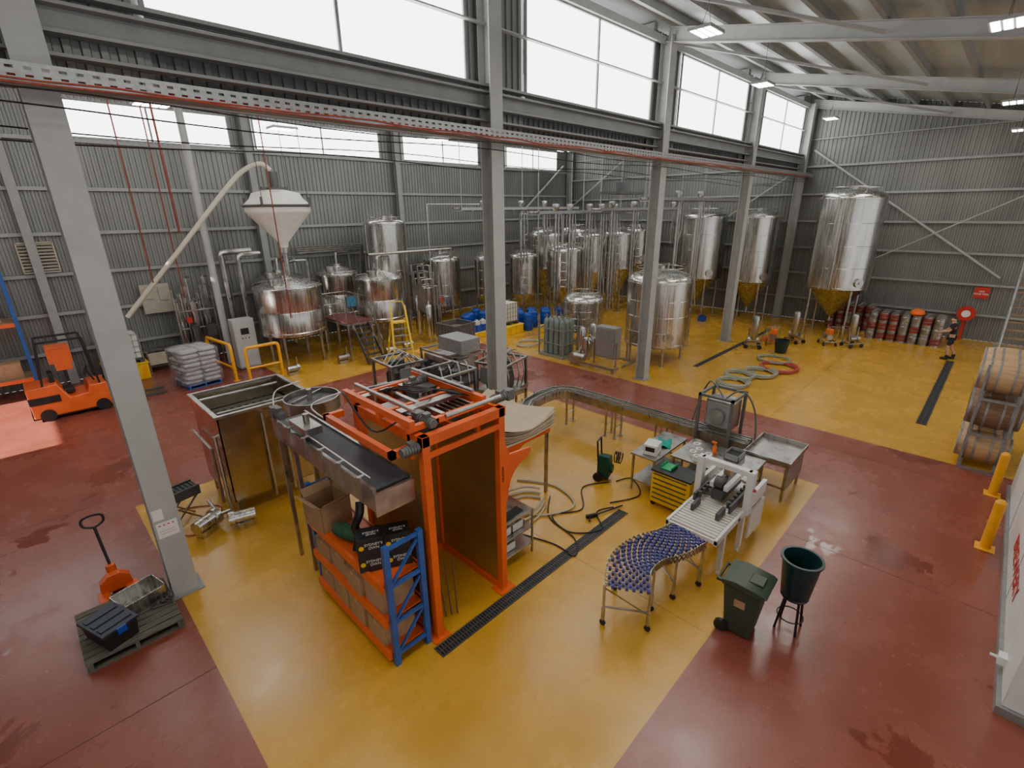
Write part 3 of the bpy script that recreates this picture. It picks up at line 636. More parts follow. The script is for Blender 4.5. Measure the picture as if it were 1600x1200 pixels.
Pt(e,"guard_sheet",B().box(Xb-.07,Xb-.05,Ya+.12,Yb-.12,.12,3.14),REFL_GOLD,w=True); Pt(e,"guard_sheet",B().box(Xa+.12,Xb-.12,Yb-.07,Yb-.055,.12,3.14),REFL_GOLD,w=True); Pt(e,"guard_sheet",B().box(Xa+.04,Xa+.055,Ya+.12,Yb-.12,.1,2.4),REFL_GOLD,w=True)
b=B() # gantry rails above
for x in (Xa-.08,Xb-.32): b.box(x,x+.08,4.85,6.6,ZT+.12,ZT+.21)
for y in (4.9,5.6,6.5): b.box(Xa-.08,Xb-.23,y,y+.07,ZT+.03,ZT+.11)
for x in (Xa+.0,Xb-.3):
    for y in (5.0,6.45): b.box(x,x+.06,y,y+.06,ZT-.4,ZT+.2)
b.box(Xa-.3,Xa-.22,5.0,6.9,ZT-.3,ZT-.2); b.box(Xa-.3,Xa,6.8,6.88,ZT-.3,ZT-.2);b.box(Xa-.3,Xa,5.0,5.08,ZT-.3,ZT-.2); b.box(Xa+.35,Xa+.41,4.9,6.55,ZT+.02,ZT+.1)
Pt(e,"gantry_rail",b,ORANGE,w=True)
b=B(); b.cyl((Xa+.3,4.6,ZT+.25),(Xb-.2,4.6,ZT+.25),.03,n=12); b.cyl((Xa+.1,6.5,ZT+.27),(Xa+.1,5.0,ZT+.27),.03,n=12);b.cyl((Xb-.35,6.5,ZT+.27),(Xb-.35,5.0,ZT+.27),.03,n=12);b.box(Xa+.1,Xb-.3,5.3,5.45,ZT+.1,ZT+.16);b.box(Xa+.5,Xa+.56,4.95,6.4,ZT+.0,ZT+.12); b.box(Xa+.15,Xa+.9,5.7,6.0,ZT-.05,ZT+.06)
for k in range(6): b.box(Xa+.65+.1*k,Xa+.68+.1*k,4.95,5.55,ZT-.02,ZT+.04)
for k in range(4): b.cyl((Xa+.2+.3*k,6.15,ZT),(Xa+.2+.3*k,6.15,ZT+.2),.04,n=10); b.box(Xa+.1+.33*k,Xa+.25+.33*k,6.3,6.42,ZT-.02,ZT+.12)
for k in range(5): b.cyl((Xa+.75+.1*k,5.8,ZT-.1),(Xa+.75+.1*k,5.8,ZT+.12),.025,n=8)
Pt(e,"gantry_shaft",b,STEELD,w=True)
b=B(); b.box(Xa+.3,Xb-.35,5.1,6.3,ZT-.28,ZT-.24); b.box(Xa+.7,Xa+1.1,5.85,6.1,ZT,ZT+.15); b.box(Xa+.15,Xa+.35,5.15,5.4,ZT,ZT+.14); Pt(e,"pad_gripper_plate",b,DGREY,w=True)
b=B()
for k in range(5): b.tube(cat([(Xa+.2+.1*k,6.4,ZT+.1),(Xa+.5,5.9-.1*k,ZT+.28),(Xa+.9,5.6,ZT+.2),(Xb-.3,5.1+.1*k,ZT+.15)],5),.011,6)
b.tube(cat([(Xa-.05,6.6,ZT+.1),(Xa-.25,6.2,ZT+.3),(Xa-.2,5.6,ZT-.1),(Xa-.05,5.2,ZT+.1)],5),.014,6)
Pt(e,"black_wiring",b,BLACK,w=True)
def motor(par,c,ax,w=True):
    b=B(); v=Vector({'x':(1,0,0),'y':(0,1,0)}[ax]); c=Vector(c)
    b.cyl(c-v*.13,c+v*.1,.065,n=16); b.cyl(c+v*.1,c+v*.13,.075,n=16); b.cyl(c-v*.155,c-v*.13,.06,n=16)
    b.bc(c+v*.19,(.13,.13,.16)); b.bc(c+Vector((0,0,.085)),(.09,.09,.05))
    for k in range(5): b.cyl(c-v*(.115-.04*k),c-v*(.105-.04*k),.075,n=16)
    Pt(par,"drive_motor",b,MOTOR,w=w)
motor(e,(Xa+.25,4.95,ZT+.1),'y'); motor(e,(Xa-.1,4.82,ZT-.15),'x'); motor(e,(Xb+.12,4.95,ZT+.05),'x'); motor(e,(Xa+.9,6.2,ZT+.15),'x'); motor(e,(Xb-.1,5.6,ZT+.08),'y')
b=B() # curved side gusset
poly=[(0,2.9),(0,1.75),(.12,1.85)]+[(.12+.75*(1-cos(t*pi/14)),1.85+.55*sin(t*pi/14)) for t in range(1,8)]+[(1.0,2.48),(1.0,2.55),(.2,2.6)]
b.prism([(Xb+.02+p*.6,q-.15) for p,q in poly],'y',Ya+.05,Ya+.09)
Pt(e,"side_bracket",b,ORANGE,w=True)
txt(e,"warning_label","CAUTION",.06,(Xb-.06,Ya-.004,2.2),(pi/2,-pi/2,0),BLACK,w=True)
# conveyor over shelf
e=T("can_conveyor","elevated stainless conveyor with wide black belt","conveyor",(2.8,6.6,0))
c0,c1=2.56,3.06
Pt(e,"belt",B().box(c0,c1,5.0,8.15,2.66,2.69),RUBBER,w=True)
b=B(); b.box(c0-.05,c0,4.95,8.2,2.42,2.74);b.box(c1,c1+.03,4.95,8.2,2.42,2.72);b.box(c0-.05,c1+.03,4.91,4.95,2.36,2.68)
Pt(e,"side_plate",b,STEELD,w=True)
b=B()
for k in range(6): b.box(c0-.08,c0-.05,5.2+k*.55,5.28+k*.55,2.46,2.82); b.cyl((c0-.1,5.24+k*.55,2.82),(c0+.02,5.24+k*.55,2.82),.016,n=8)
b.cyl((c0+.02,5.1,2.82),(c0+.02,8.1,2.82),.014,n=8)
b.tube(cat([(c0+.02,8.1,2.82),(c0+.15,8.6,2.84),(3.0,9.2,2.86),(3.5,9.4,2.86)],5),.014,6); b.tube(cat([(c1,6.6,2.82),(c1,7.8,2.84),(3.3,8.1,2.86),(3.8,8.2,2.86)],5),.014,6)
Pt(e,"guide_rail",b,STEELD,w=True)
for y in (7.5,8.1):
    for x in (c0,c1): Pt(e,"leg",B().box(x-.03,x+.03,y-.03,y+.03,0,2.42),STEELD,w=True)
b=B(); b.box(c0-.02,c0+.25,6.9,7.5,2.8,2.92); b.cyl((2.7,7.2,2.92),(2.7,7.2,3.06),.05,n=10)
Pt(e,"diverter_unit",b,STEELD,w=True); motor(e,(2.55,7.9,2.9),'y')
e=T("round_turntable","round accumulation turntable with steel rim at the conveyor start","turntable",(3.45,8.75,0))
Pt(e,"turntable_disc",B().lathe([(.001,2.64),(.46,2.64),(.48,2.62),(.48,2.5),(.001,2.5)],n=36),MOTOR); Pt(e,"turntable_rim",B().lathe([(.48,2.5),(.5,2.5),(.5,2.74),(.48,2.74),(.48,2.5)],n=36),STEELD)
Pt(e,"pedestal",B().cyl((0,0,.02),(0,0,2.5),.1,n=14).cyl((0,0,0),(0,0,.02),.3,n=18),STEELD)
Pt(e,"drive_gearbox",B().box(-.15,.15,-.15,.15,2.25,2.48),MOTOR,.01); Pt(e,"sweep_arm",B().bar((-.4,-.1,2.72),(.3,.25,2.72),.03,.06).cyl((0,.1,2.64),(0,.1,2.85),.05,n=10),STEELD)
# pallet rack with cartons
e=T("storage_rack","small blue and orange steel rack filled with cartons","shelf rack",(2.76,5.9,0))
for y in (4.8,7.05):
    b=B()
    for x in (2.46,2.98): b.box(x,x+.08,y-.035,y+.035,0,1.98)
    for z in (.15,.7,1.3,1.9): b.box(2.54,2.98,y-.02,y+.02,z,z+.05)
    for z0 in (.2,.75,1.35): b.bar((2.54,y,z0),(2.98,y,z0+.5),.035)
    Pt(e,"upright_frame",b,BLUE,w=True)
for z in (.12,.68,1.28):
    b=B(); b.box(2.40,2.45,4.84,7.02,z-.02,z+.12);b.box(3.0,3.05,4.84,7.02,z,z+.1); b.box(2.45,3.02,4.84,7.02,z+.08,z+.1); Pt(e,"shelf",b,ORANGE,w=True)
def carton(loc,d,rz,lab,m=CARD,open_=False,group="cartons on the rack"):
    e=T("cardboard_carton",lab,"box",loc,rz,group); x,y,z=d[0]/2,d[1]/2,d[2]
    b=B()
    if open_:
        b.box(-x,x,-y,y,0,.01);b.box(-x,-x+.008,-y,y,.01,z);b.box(x-.008,x,-y,y,.01,z);b.box(-x,x,-y,-y+.008,.01,z);b.box(-x,x,y-.008,y,.01,z); Pt(e,"carton_body",b,m)
        for p0,p1,w_ in (((-x,0,z),(-x-.12,0,z+.1),y*1.9),((x,0,z),(x+.06,0,z+.1),y*1.9),((0,-y,z),(0,-y-.08,z+.08),x*1.9),((0,y,z),(0,y+.06,z+.12),x*1.9)): Pt(e,"flap",B().bar(p0,p1,w_,.006),m)
    else:
        Pt(e,"carton_body",b.box(-x,x,-y,y,0,z),m,.004); Pt(e,"packing_tape",B().box(-x-.001,x+.001,-.025,.025,z-.05,z+.0015),mat("tape",(.5,.36,.2),.3))
    return e
for z in (.22,.78):
    y=5.2
    for k in range(4):
        h=random.uniform(.3,.42); carton((2.70+random.uniform(-.03,.02),y,z),(.52,.44,h),random.uniform(-.04,.04),"brown cardboard carton packed on a rack shelf",open_=False); y+=.5
carton((2.62,6.7,1.38),(.5,.5,.45),.1,"large open cardboard carton on the top rack shelf",open_=True)
BK=mat("black_carton",(.02,.02,.022),.45,0,.2,5)
def bcarton(loc,rz):
    e=T("printed_carton","black printed carton with yellow round logo and white lettering","box",loc,rz,"black printed cartons")
    Pt(e,"carton_body",B().box(-.175,.175,-.14,.14,0,.26),BK,.004)
    Pt(e,"logo_disc",B().cyl((-.12,-.142,.13),(-.12,-.145,.13),.034,n=20),YEL)
    txt(e,"carton_lettering","SYDNEY'S\nOWN",.055,(.04,-.143,.14),(pi/2,0,0),TAG); txt(e,"carton_lettering","SYDNEY'S\nOWN",.05,(.02,-.02,.2615),(0,0,0),TAG)
for (x,y) in ((2.56,5.3),(2.87,5.13)):
    for z in (1.385,1.65): bcarton((x,y,z),-.48+random.uniform(-.05,.05))
Ob("rolled_bag","rolled dark green bag lying on the top shelf","bag",B().lathe([(.001,-.3),(.09,-.28),(.11,-.1),(.12,.1),(.1,.25),(.001,.3)],(0,0,0.12),16,'y'),mat("green_fabric",(.03,.11,.05),.7,0,.3,20),(2.62,6.05,1.38),.3)
Ob("black_duct_hose","black flexible hose bundle hanging on the rack","hose",B().tube(cat([(0,0,.75),(-.05,-.05,.6),(-.12,0,.4),(-.06,.05,.2),(-.14,0,.0)],5),.06,10),BLACK,(2.66,5.66,1.44))
# bath
e=T("stainless_wash_tank","large open stainless tank on legs beside the conveyor","tank",(3.0,11.0,0))
x0,x1,y0,y1=2.12,3.95,10.1,11.9
b=B(); 
z0,z1=.42,2.3
b.box(x0,x0+.02,y0,y1,z0,z1);b.box(x1-.02,x1,y0,y1,z0,z1);b.box(x0,x1,y0,y0+.02,z0,z1);b.box(x0,x1,y1-.02,y1,z0,z1)
b.box(x0,x1,y0,y1,.4,.43)
Pt(e,"tank_wall",b,STEELB,w=True)
b=B(); b.frame(x0-.05,x1+.05,y0-.05,y1+.05,2.28,.08,.05); Pt(e,"rim",b,STEELD,w=True)
b=B(); b.box(x0+.05,x1-.05,y0+.55,y1-.05,1.85,1.88)
Pt(e,"perforated_baffle",b,MOTOR,w=True)
b=B()
for i in range(10):
    for j in range(5): b.cyl((x0+.2+i*.155,y0+.72+j*.2,1.882),(x0+.2+i*.155,y0+.72+j*.2,1.886),.045,n=8)
o=Pt(e,"perforation",b,BLACK,w=True); o["kind"]="stuff"
Pt(e,"spray_manifold",B().tube([(x0+.1,y1-.2,2.2),(x1-.1,y1-.2,2.2)],.03),STEELD,w=True); Pt(e,"spray_manifold",B().tube([(x0+.1,y0+.35,2.25),(x1-.1,y0+.35,2.25)],.025),STEELD,w=True)
for x in (x0+.05,x1-.1):
    for y in (y0+.05,y1-.1): Pt(e,"leg",B().box(x,x+.07,y,y+.07,0,.42),STEELD,w=True)
b=B(); b.tube([(x0-.08,y0+.1,.2),(x0-.08,y0+.1,1.9),(x0+.0,y0+.1,1.9)],.035); b.tube([(x0-.1,y0+.5,.25),(x0-.1,y0+.5,1.5),(x0-.1,y1,1.5)],.03); b.tube([(2.9,y0-.08,.3),(2.9,y0-.08,2.2)],.025); b.tube([(3.3,y0-.08,.3),(3.3,y0-.08,2.0),(3.3,y0,2.0)],.03); b.tube([(x0-.08,y0+.1,.25),(1.8,y0+.1,.25),(1.8,y0+.8,.25)],.035)
Pt(e,"pipework",b,STEELD,w=True)
b=B(); b.cyl((2.0,9.85,.25),(2.35,9.75,.25),.12,n=16); b.cyl((1.9,9.88,.25),(2.0,9.85,.25),.15,n=16); b.box(2.0,2.3,9.7,9.9,0,.14); Pt(e,"pump",b,STEEL,w=True)
e=T("belt_puller","small black caterpillar belt unit on a folding stand","machine",(1.3,10.9,0),.2)
b=B()
for k in range(9): b.cyl((-.32+k*.08,-.15,.68),(-.32+k*.08,.15,.68),.06,n=12)
Pt(e,"track_belt",b,BLACK); Pt(e,"side_plate",B().box(-.36,.36,-.2,-.16,.56,.76).box(-.36,.36,.16,.2,.56,.76),DGREY)
b=B()
for s in (-1,1): b.bar((-.3,s*.18,0),(.3,s*.18,.58),.03);b.bar((.3,s*.18,0),(-.3,s*.18,.58),.03)
Pt(e,"folding_stand",b,STEELD)
Ob("orange_air_hose","thin orange air hose looping on the floor by the wash tank","hose",B().tube(cat([(1.0,10.6,.02),(1.3,10.2,.02),(1.7,10.4,.02),(2.0,10.9,.02),(1.6,11.3,.02),(1.1,11.5,.02)],7),.013,6),CABLE,center=True)
Ob("process_pump","small stainless pump on the floor by the wash tank","pump",B().cyl((-.25,0,.25),(.15,0,.25),.13,n=14).cyl((.15,0,.25),(.25,0,.25),.17,n=16).box(-.2,.15,-.1,.1,0,.14),STEEL,(1.55,10.1,0),.5,group="process pumps")
# ------------------------------------------------------------------ wooden pallet left + jack
def pallet(loc,rz,lab,lx=1.165,ly=1.165,m=WOOD,h=.15,group="pallets"):
    b=B(); n=9; p=ly/n
    for i in range(n): b.box(-lx/2,lx/2,-ly/2+i*p+.008,-ly/2+(i+1)*p-.012,h-.022,h)
    for x in (-lx/2+.03,-.025,lx/2-.08): b.box(x,x+.05,-ly/2,ly/2,.025,h-.022)
    for i in range(4): b.box(-lx/2,lx/2,-ly/2+i*(ly-.1)/3,-ly/2+i*(ly-.1)/3+.1,0,.024)
    return Ob("wooden_pallet",lab,"pallet",b,m,loc,rz,group)
pallet((.0,8.4,0.0),.0,"weathered dark grey wooden pallet with crate and steel box",1.17,1.3)
e=T("storage_tote","black plastic tote with lid standing on the pallet","tote",(-.22,8.14,.15),.35)
Pt(e,"tote_body",B().prism([(-.19,0),(.19,0),(.22,.26),(-.22,.26)],'y',-.3,.3),BLACK,.01)
b=B(); b.box(-.24,.24,-.32,.32,.26,.3)
for k in range(3): b.box(-.2,.2,-.22+k*.18,-.12+k*.18,.3,.315)
Pt(e,"tote_lid",b,mat("blue_black_plastic",(.02,.03,.05),.4),.005); Pt(e,"latch",B().box(-.06,.06,-.345,-.32,.2,.3),DRUMB)
e=T("stainless_box","open stainless box section lying on the pallet","metal box",(.2,8.6,.15),.25)
Pt(e,"box_shell",B().box(-.3,.3,-.2,.2,0,.01).box(-.3,-.29,-.2,.2,0,.26).box(.29,.3,-.2,.2,0,.26).box(-.3,.3,-.2,-.19,0,.22).box(-.3,.3,.19,.2,0,.26),STEEL)
b=B()
for k in range(4): b.cyl((.1+k*.07,-.35+.02*k,.02),(.13+k*.07,-.26,.05),.02,n=8)
b.tube(cat([(.3,-.3,.02),(.2,-.4,.03),(.0,-.3,.03),(.15,-.25,.03),(.25,-.45,.02)],6),.012,6)
Pt(e,"loose_fitting",b,DGREY)
e=T("pallet_jack","orange hand pallet jack with black steering handle","pallet jack",(.0,9.5,0),0)
b=B(); b.box(-.27,-.11,-1.6,-.05,.075,.1);b.box(.11,.27,-1.6,-.05,.075,.1)
b.prism([(-.22,.06),(.22,.06),(.2,.26),(.08,.36),(-.08,.36),(-.2,.26)],'y',-.12,.02); b.cyl((0,.1,.05),(0,.1,.45),.07,n=14)
Pt(e,"fork_body",b,ORANGE,.006)
b=B(); b.tube(cat([(0,.12,.42),(-.02,.25,.85),(-.03,.34,1.1)],4),.022,10); b.tube(cat([(-.03,.34,1.08),(-.16,.36,1.14),(-.16,.39,1.25),(-.03,.4,1.28),(.1,.39,1.25),(.1,.36,1.14),(-.03,.34,1.08)],5),.02,8)
Pt(e,"steering_handle",b,BLACK)
for x in (-.06,.06): Pt(e,"steering_wheel",B().cyl((x-.025,.12,.09),(x+.025,.12,.09),.09,n=18),BLACK)
for x in (-.19,.19): Pt(e,"load_wheel",B().cyl((x-.04,-1.45,.04),(x+.04,-1.45,.04),.04,n=14),BLACK)
# ------------------------------------------------------------------ forklift
e=T("electric_stacker_forklift","orange electric forklift with black mast and seat","forklift",(.55,20.5,0),0); e.scale=(1.12,1.12,1.12)
b=B(); b.prism([(-.95,.12),(.75,.12),(.75,.8),(.35,.8),(.3,.6),(-.1,.55),(-.3,1.0),(-.95,.95)],'y',-.5,.5)
Pt(e,"truck_body",b,ORANGE,.03); Pt(e,"chassis",B().box(-.98,.78,-.47,.47,.08,.22).box(-.96,-.3,-.52,.52,.5,.7),BLACK,.01)
Pt(e,"seat",B().box(-.35,.05,-.25,.25,.62,.75).box(-.42,-.3,-.25,.25,.7,1.25),mat("seat_black",(.02,.02,.02),.7),.03)
Pt(e,"seat_cover",B().box(-.3,.2,-.3,.3,1.5,1.95).box(-.2,.15,-.32,-.3,1.3,1.9),ORANGE,.03)
b=B()
for y in (-.32,.32):
    b.box(.95,1.07,y-.06,y+.06,.05,2.4);b.box(1.07,1.14,y-.05,y+.05,.1,2.3)
for z in (.3,1.1,1.9,2.25): b.box(.97,1.05,-.3,.3,z,z+.07)
b.cyl((1.02,0,.2),(1.02,0,2.1),.06,n=10); b.box(.8,.95,-.3,.3,.2,1.3)
for y in (-.45,.45):
    b.bar((-.6,y,.9),(-.45,y,2.15),.05); b.bar((.6,y,.8),(.5,y,2.15),.05); b.bar((-.45,y,2.15),(.5,y,2.15),.05)
for k in range(5): b.bar((-.45+.23*k,-.45,2.15),(-.45+.23*k,.45,2.15),.03)
Pt(e,"mast",b,BLACK)
Pt(e,"fork_carriage",B().box(1.15,1.2,-.4,.4,.1,.6).box(1.15,2.15,-.3,-.18,.06,.1).box(1.15,2.15,.18,.3,.06,.1),DGREY)
for x in (-.65,.55):
    for y in (-.46,.46): Pt(e,"wheel",B().cyl((x,y-.07,.17),(x,y+.07,.17),.17,n=20),BLACK)
Pt(e,"steering_wheel",B().tube([(.4+.12*cos(t*pi/6)*.5,.12*sin(t*pi/6)*1.3,1.12+.12*cos(t*pi/6)) for t in range(12)],.014,6,True).cyl((.4,0,1.12),(.55,0,.75),.02,n=8),BLACK)
# sacks pallet
SX,SY=4.05,20.55
pallet((SX,SY,0),.15,"blue-painted pallet carrying wrapped grain sacks",m=BLUE)
sk=None
for lay in range(8):
    for i in range(2):
        for j in range(2):
            px_,py_=(-.29+.58*i),(-.29+.58*j)
            loc=(SX+px_*cos(.15)-py_*sin(.15)+random.uniform(-.05,.05),SY+px_*sin(.15)+py_*cos(.15)+random.uniform(-.05,.05),.15+lay*.158)
            if sk is None:
                bb=B(); prof=[(-1,.3),(-.85,.8),(-.4,1),(0,1),(.4,1),(.85,.8),(1,.3)]
                vs=[];fs=[];n=12
                for t,s_ in prof:
                    for q in range(n):
                        a=2*pi*q/n; ca,sa=cos(a),sin(a)
                        px=.29*abs(ca)**.5*(1 if ca>0 else -1)*(.7+.3*s_); pz=.085*abs(sa)**.7*(1 if sa>0 else -1)*s_
                        vs.append((px,t*.29,pz+.085))
                fs=[(k*n+q,k*n+(q+1)%n,(k+1)*n+(q+1)%n,(k+1)*n+q) for k in range(6) for q in range(n)]+[tuple(range(n)),tuple(range(6*n,7*n))]
                bb.add(vs,fs)
                sk=Ob("grain_sack","plump grain sack stacked and wrapped in clear film","sack",bb,SACK,loc,.15,"stacked grain sacks"); continue
            c=sk.copy(); COL.objects.link(c); c.location=loc; c.rotation_euler=(0,0,.15+random.uniform(-.1,.1)+(pi/2 if lay%2 else 0))
vs=[];fs=[];n=40;K=14
for k in range(K+3):
    z=.16+1.3*min(k,K)/K+(.02*(k-K) if k>K else 0); sh=1.0 if k<=K-1 else (1-.25*(k-K+1))
    if k==K+2: sh=.02
    for q in range(n):
        a=2*pi*q/n; ca,sa=cos(a),sin(a); rr=.69*sh*(1+random.uniform(-.03,.035))
        vs.append((rr*abs(ca)**.35*(1 if ca>0 else -1),rr*abs(sa)**.35*(1 if sa>0 else -1),z+random.uniform(-.02,.02)))
fs=[(k*n+q,k*n+(q+1)%n,(k+1)*n+(q+1)%n,(k+1)*n+q) for k in range(K+2) for q in range(n)]
Ob("stretch_wrap","crumpled clear plastic film wrapped around the grain sacks","plastic wrap",B().add(vs,fs),FILM,(SX,SY,0),.15)
def hoop(p0,p1,h,lab):
    p0=Vector(p0);p1=Vector(p1); d=(p1-p0); pts=[(p0.x,p0.y,0),(p0.x,p0.y,h-.15)]
    for a in range(1,4): t=a/4*pi/2; q=p0+d.normalized()*.15*(1-cos(t)); pts.append((q.x,q.y,h-.15+.15*sin(t)))
    for a in range(3,0,-1): t=a/4*pi/2; q=p1-d.normalized()*.15*(1-cos(t)); pts.append((q.x,q.y,h-.15+.15*sin(t)))
    pts+=[(p1.x,p1.y,h-.15),(p1.x,p1.y,0)]
    b=B(); b.tube(pts,.06,12); b.tube([(p0.x,p0.y,.5),(p1.x,p1.y,.5)],.04,10)
    for p in (p0,p1): b.box(p.x-.1,p.x+.1,p.y-.1,p.y+.1,0,.015)
    Ob("hoop_barrier",lab,"barrier",b,YORG,group="hoop guard barriers",center=True)
hoop((4.9,21.9,0),(5.12,19.8,0),1.4,"orange-yellow tubular hoop barrier beside the grain sacks"); hoop((5.45,19.3,0),(6.65,19.3,0),1.3,"orange-yellow tubular hoop barrier in front of the cabinet")
# left rack & wall items
e=T("pallet_racking","blue and orange pallet racking with goods by the back wall","racking",(-1.6,23.6,0))
for x in (-1.4,1.35):
    b=B()
    for y in (-.5,.5): b.box(x,x+.1,y-.05,y+.05,0,4.6)
    for k in range(5): b.bar((x+.05,-.5,.2+k*.9),(x+.05,.5,.8+k*.9),.04)
    Pt(e,"upright_frame",b,BLUE)
for z in (.6,2.5,3.9):
    for y in (-.5,.5): Pt(e,"beam",B().box(-1.3,1.35,y-.03,y+.03,z,z+.12),ORANGE)
for z in (.72,2.62): Pt(e,"shelf_board",B().box(-1.3,1.35,-.5,.5,z,z+.03),mat("shelf_wood",(.32,.22,.13),.7,0,.2,5))
for p in ((-.8,23.6,.75),(-1.9,23.6,.75),(-.9,23.6,2.65)): carton(p,(.7,.6,.5),random.uniform(-.1,.1),"brown carton stored on the pallet racking",group="cartons on pallet racking")
e=T("wall_vent","cream louvred ventilation grille on the back wall","vent",(.9,24.28,4.1))
b=B(); b.frame(-.5,.5,-.03,.0,0,.03,.03)
for k in range(9): b.bc((0,-.03,.08+k*.11),(.94,.08,.015),(radians(35),0,0))
b.box(-.5,-.46,-.06,.02,0,1.02);b.box(.46,.5,-.06,.02,0,1.02);b.box(-.5,.5,-.06,.02,.99,1.03);b.box(-.5,.5,-.06,.02,-.02,.02); Pt(e,"vent_frame",b,CREAM)
Ob("wall_board","cream electrical backing board fixed to the back wall","board",B().box(-.5,.5,-.04,0,0,1.15).box(-.4,-.1,-.1,-.04,.6,1.0).box(.1,.4,-.1,-.04,.5,1.0),CREAM,(4.0,24.25,2.2))
e=T("fire_extinguisher_sign","red fire extinguisher sign on the back wall","sign",(4.9,24.3,2.1)); Pt(e,"sign_panel",B().box(-.15,.15,-.02,0,0,.45),RED); Pt(e,"sign_symbol",B().cyl((0,-.021,.25),(0,-.026,.25),.08,n=16),TAG)
b=B()
for x in (-.2,.2): b.box(x-.02,x+.02,-.04,.04,0,7)
for k in range(28): b.box(-.2,.2,-.02,.02,.1+k*.25,.13+k*.25)
Ob("vertical_cable_ladder","galvanised vertical cable ladder fixed on the back wall","cable ladder",b,GALV,(2.0,24.1,2.5))
for X,Y,z0 in ((4.5,21.9,3.0),(3.4,20.5,3.8),(7.2,19.0,2.2),(2.9,13.2,5.6)):
    Ob("drop_pipe","thin dark red vertical pipe dropping from the roof","pipe",B().cyl((0,0,0),(0,0,11.3-z0),.022,n=8),DRED,(X,Y,z0),group="dark red drop pipes")
e=T("dosing_bench","stainless bench with cream cupboard by the back wall","bench",(3.6,23.6,0))
b=B(); b.box(-.6,.6,-.3,.3,.85,.89)
for x in (-.55,.5):
    for y in (-.28,.23): b.box(x,x+.05,y,y+.05,0,.85)
b.box(-.58,.58,-.28,.28,.25,.27); Pt(e,"bench_frame",b,STEELD); Pt(e,"bench_cabinet",B().box(-.5,.1,-.25,.25,.3,.8),CREAM,.01)
# ------------------------------------------------------------------ cardboard pads
def grid(lx,ly,n,f):
    vs=[];fs=[]
    for s in (0,1):
        for i in range(n+1):
            for j in range(n+1):
                x=-lx/2+lx*i/n;y=-ly/2+ly*j/n; vs.append((x,y,f(i/n*2-1,j/n*2-1)+s*.012))
    k=(n+1)**2
    for i in range(n):
        for j in range(n):
            a=i*(n+1)+j; fs.append((a,a+1,a+n+2,a+n+1)); fs.append((k+a,k+a+n+1,k+a+n+2,k+a+1))
    for i in range(n):
        a=i; fs.append((a+1,a,k+a,k+a+1)); a=n*(n+1)+i; fs.append((a,a+1,k+a+1,k+a)); a=i*(n+1); fs.append((a,a+n+1,k+a+n+1,k+a)); a=i*(n+1)+n; fs.append((a+n+1,a,k+a,k+a+n+1))
    return vs,fs
for k in range(10):
    c=.02+.012*k
    vs,fs=grid(1.55,1.9,10,lambda u,v,c=c:c*(abs(u*v)**1.5*1.3+.3*u*u))
    Ob("cardboard_layer_pad","tan cardboard layer pad with curled edges stacked near depalletiser","cardboard sheet",B().add(vs,fs),PAD,(6.6+random.uniform(-.03,.03),7.0+random.uniform(-.03,.03),1.62+.024*k),random.uniform(-.04,.04)+(.12 if k==9 else 0),"curled cardboard layer pads")
e=T("pad_stand","steel stand with orange rails carrying the cardboard pads","stand",(6.65,7.0,0))
b=B(); b.frame(-.7,.7,-.85,.85,1.5,.08,.1); b.box(-.62,.62,-.05,.05,1.5,1.6)
for y in (-.84,.84): b.prism([(-.7,1.5),(-.1,1.5),(-.4,1.38),(-.6,1.2),(-.7,1.0)],'y',y-.015,y+.015)
Pt(e,"stand_rail",b,ORANGE)
for x in (-.68,.62):
    for y in (-.82,.76): Pt(e,"leg",B().box(x,x+.06,y,y+.06,0,1.5),STEELD)
# ------------------------------------------------------------------ curved conveyor
e=T("slat_chain_conveyor","curving stainless chain conveyor on slender legs","conveyor",(10.8,6,0))
path=[(8.7,8.2),(9.2,8.5),(9.8,8.62),(10.2,8.6)]
for k in range(1,7):
    a=k/6*pi/2; path.append((10.2+.6*sin(a),8.0+.6*cos(a)))
path+=[(10.8,y) for y in (7.2,6.4,5.6,4.8,4.0,3.2)]
def ribbon(path,off0,off1,z0,z1):
    vs=[];fs=[];n=len(path)
    for i,(x,y) in enumerate(path):
        a=path[max(i-1,0)];c=path[min(i+1,n-1)]; d=Vector((c[0]-a[0],c[1]-a[1])).normalized(); nx,ny=d.y,-d.x
        for o_,z in ((off0,z0),(off1,z0),(off1,z1),(off0,z1)): vs.append((x+nx*o_,y+ny*o_,z))
    for i in range(n-1):
        for k in range(4): a=i*4+k;b_=i*4+(k+1)%4; fs.append((a,b_,b_+4,a+4))
    fs+=[(3,2,1,0),(n*4-4,n*4-3,n*4-2,n*4-1)]
    return vs,fs
b=B(); b.add(*ribbon(path,-.14,.14,.88,.96)); Pt(e,"chain_belt",b,MOTOR,w=True)
b=B(); b.add(*ribbon(path,-.17,-.14,.78,1.0)); b.add(*ribbon(path,.14,.17,.78,1.0)); Pt(e,"side_frame",b,STEELD,w=True)
b=B()
for o_ in (-.1,.1): b.add(*ribbon(path,o_-.014,o_+.014,1.04,1.075))
for i in range(0,len(path),1):
    x,y=path[i]; a=path[max(i-1,0)];c=path[min(i+1,len(path)-1)]; d=Vector((c[0]-a[0],c[1]-a[1],0)).normalized(); n=Vector((d.y,-d.x,0))
    for s in (-1,1): q=Vector((x,y,0))+n*.19*s; b.cyl(q+Vector((0,0,.9)),q+Vector((0,0,1.08)),.014,n=6); b.cyl(q+Vector((0,0,1.06)),Vector((x,y,0))+n*.1*s+Vector((0,0,1.06)),.01,n=6)
Pt(e,"guide_rail",b,STEELD,w=True)
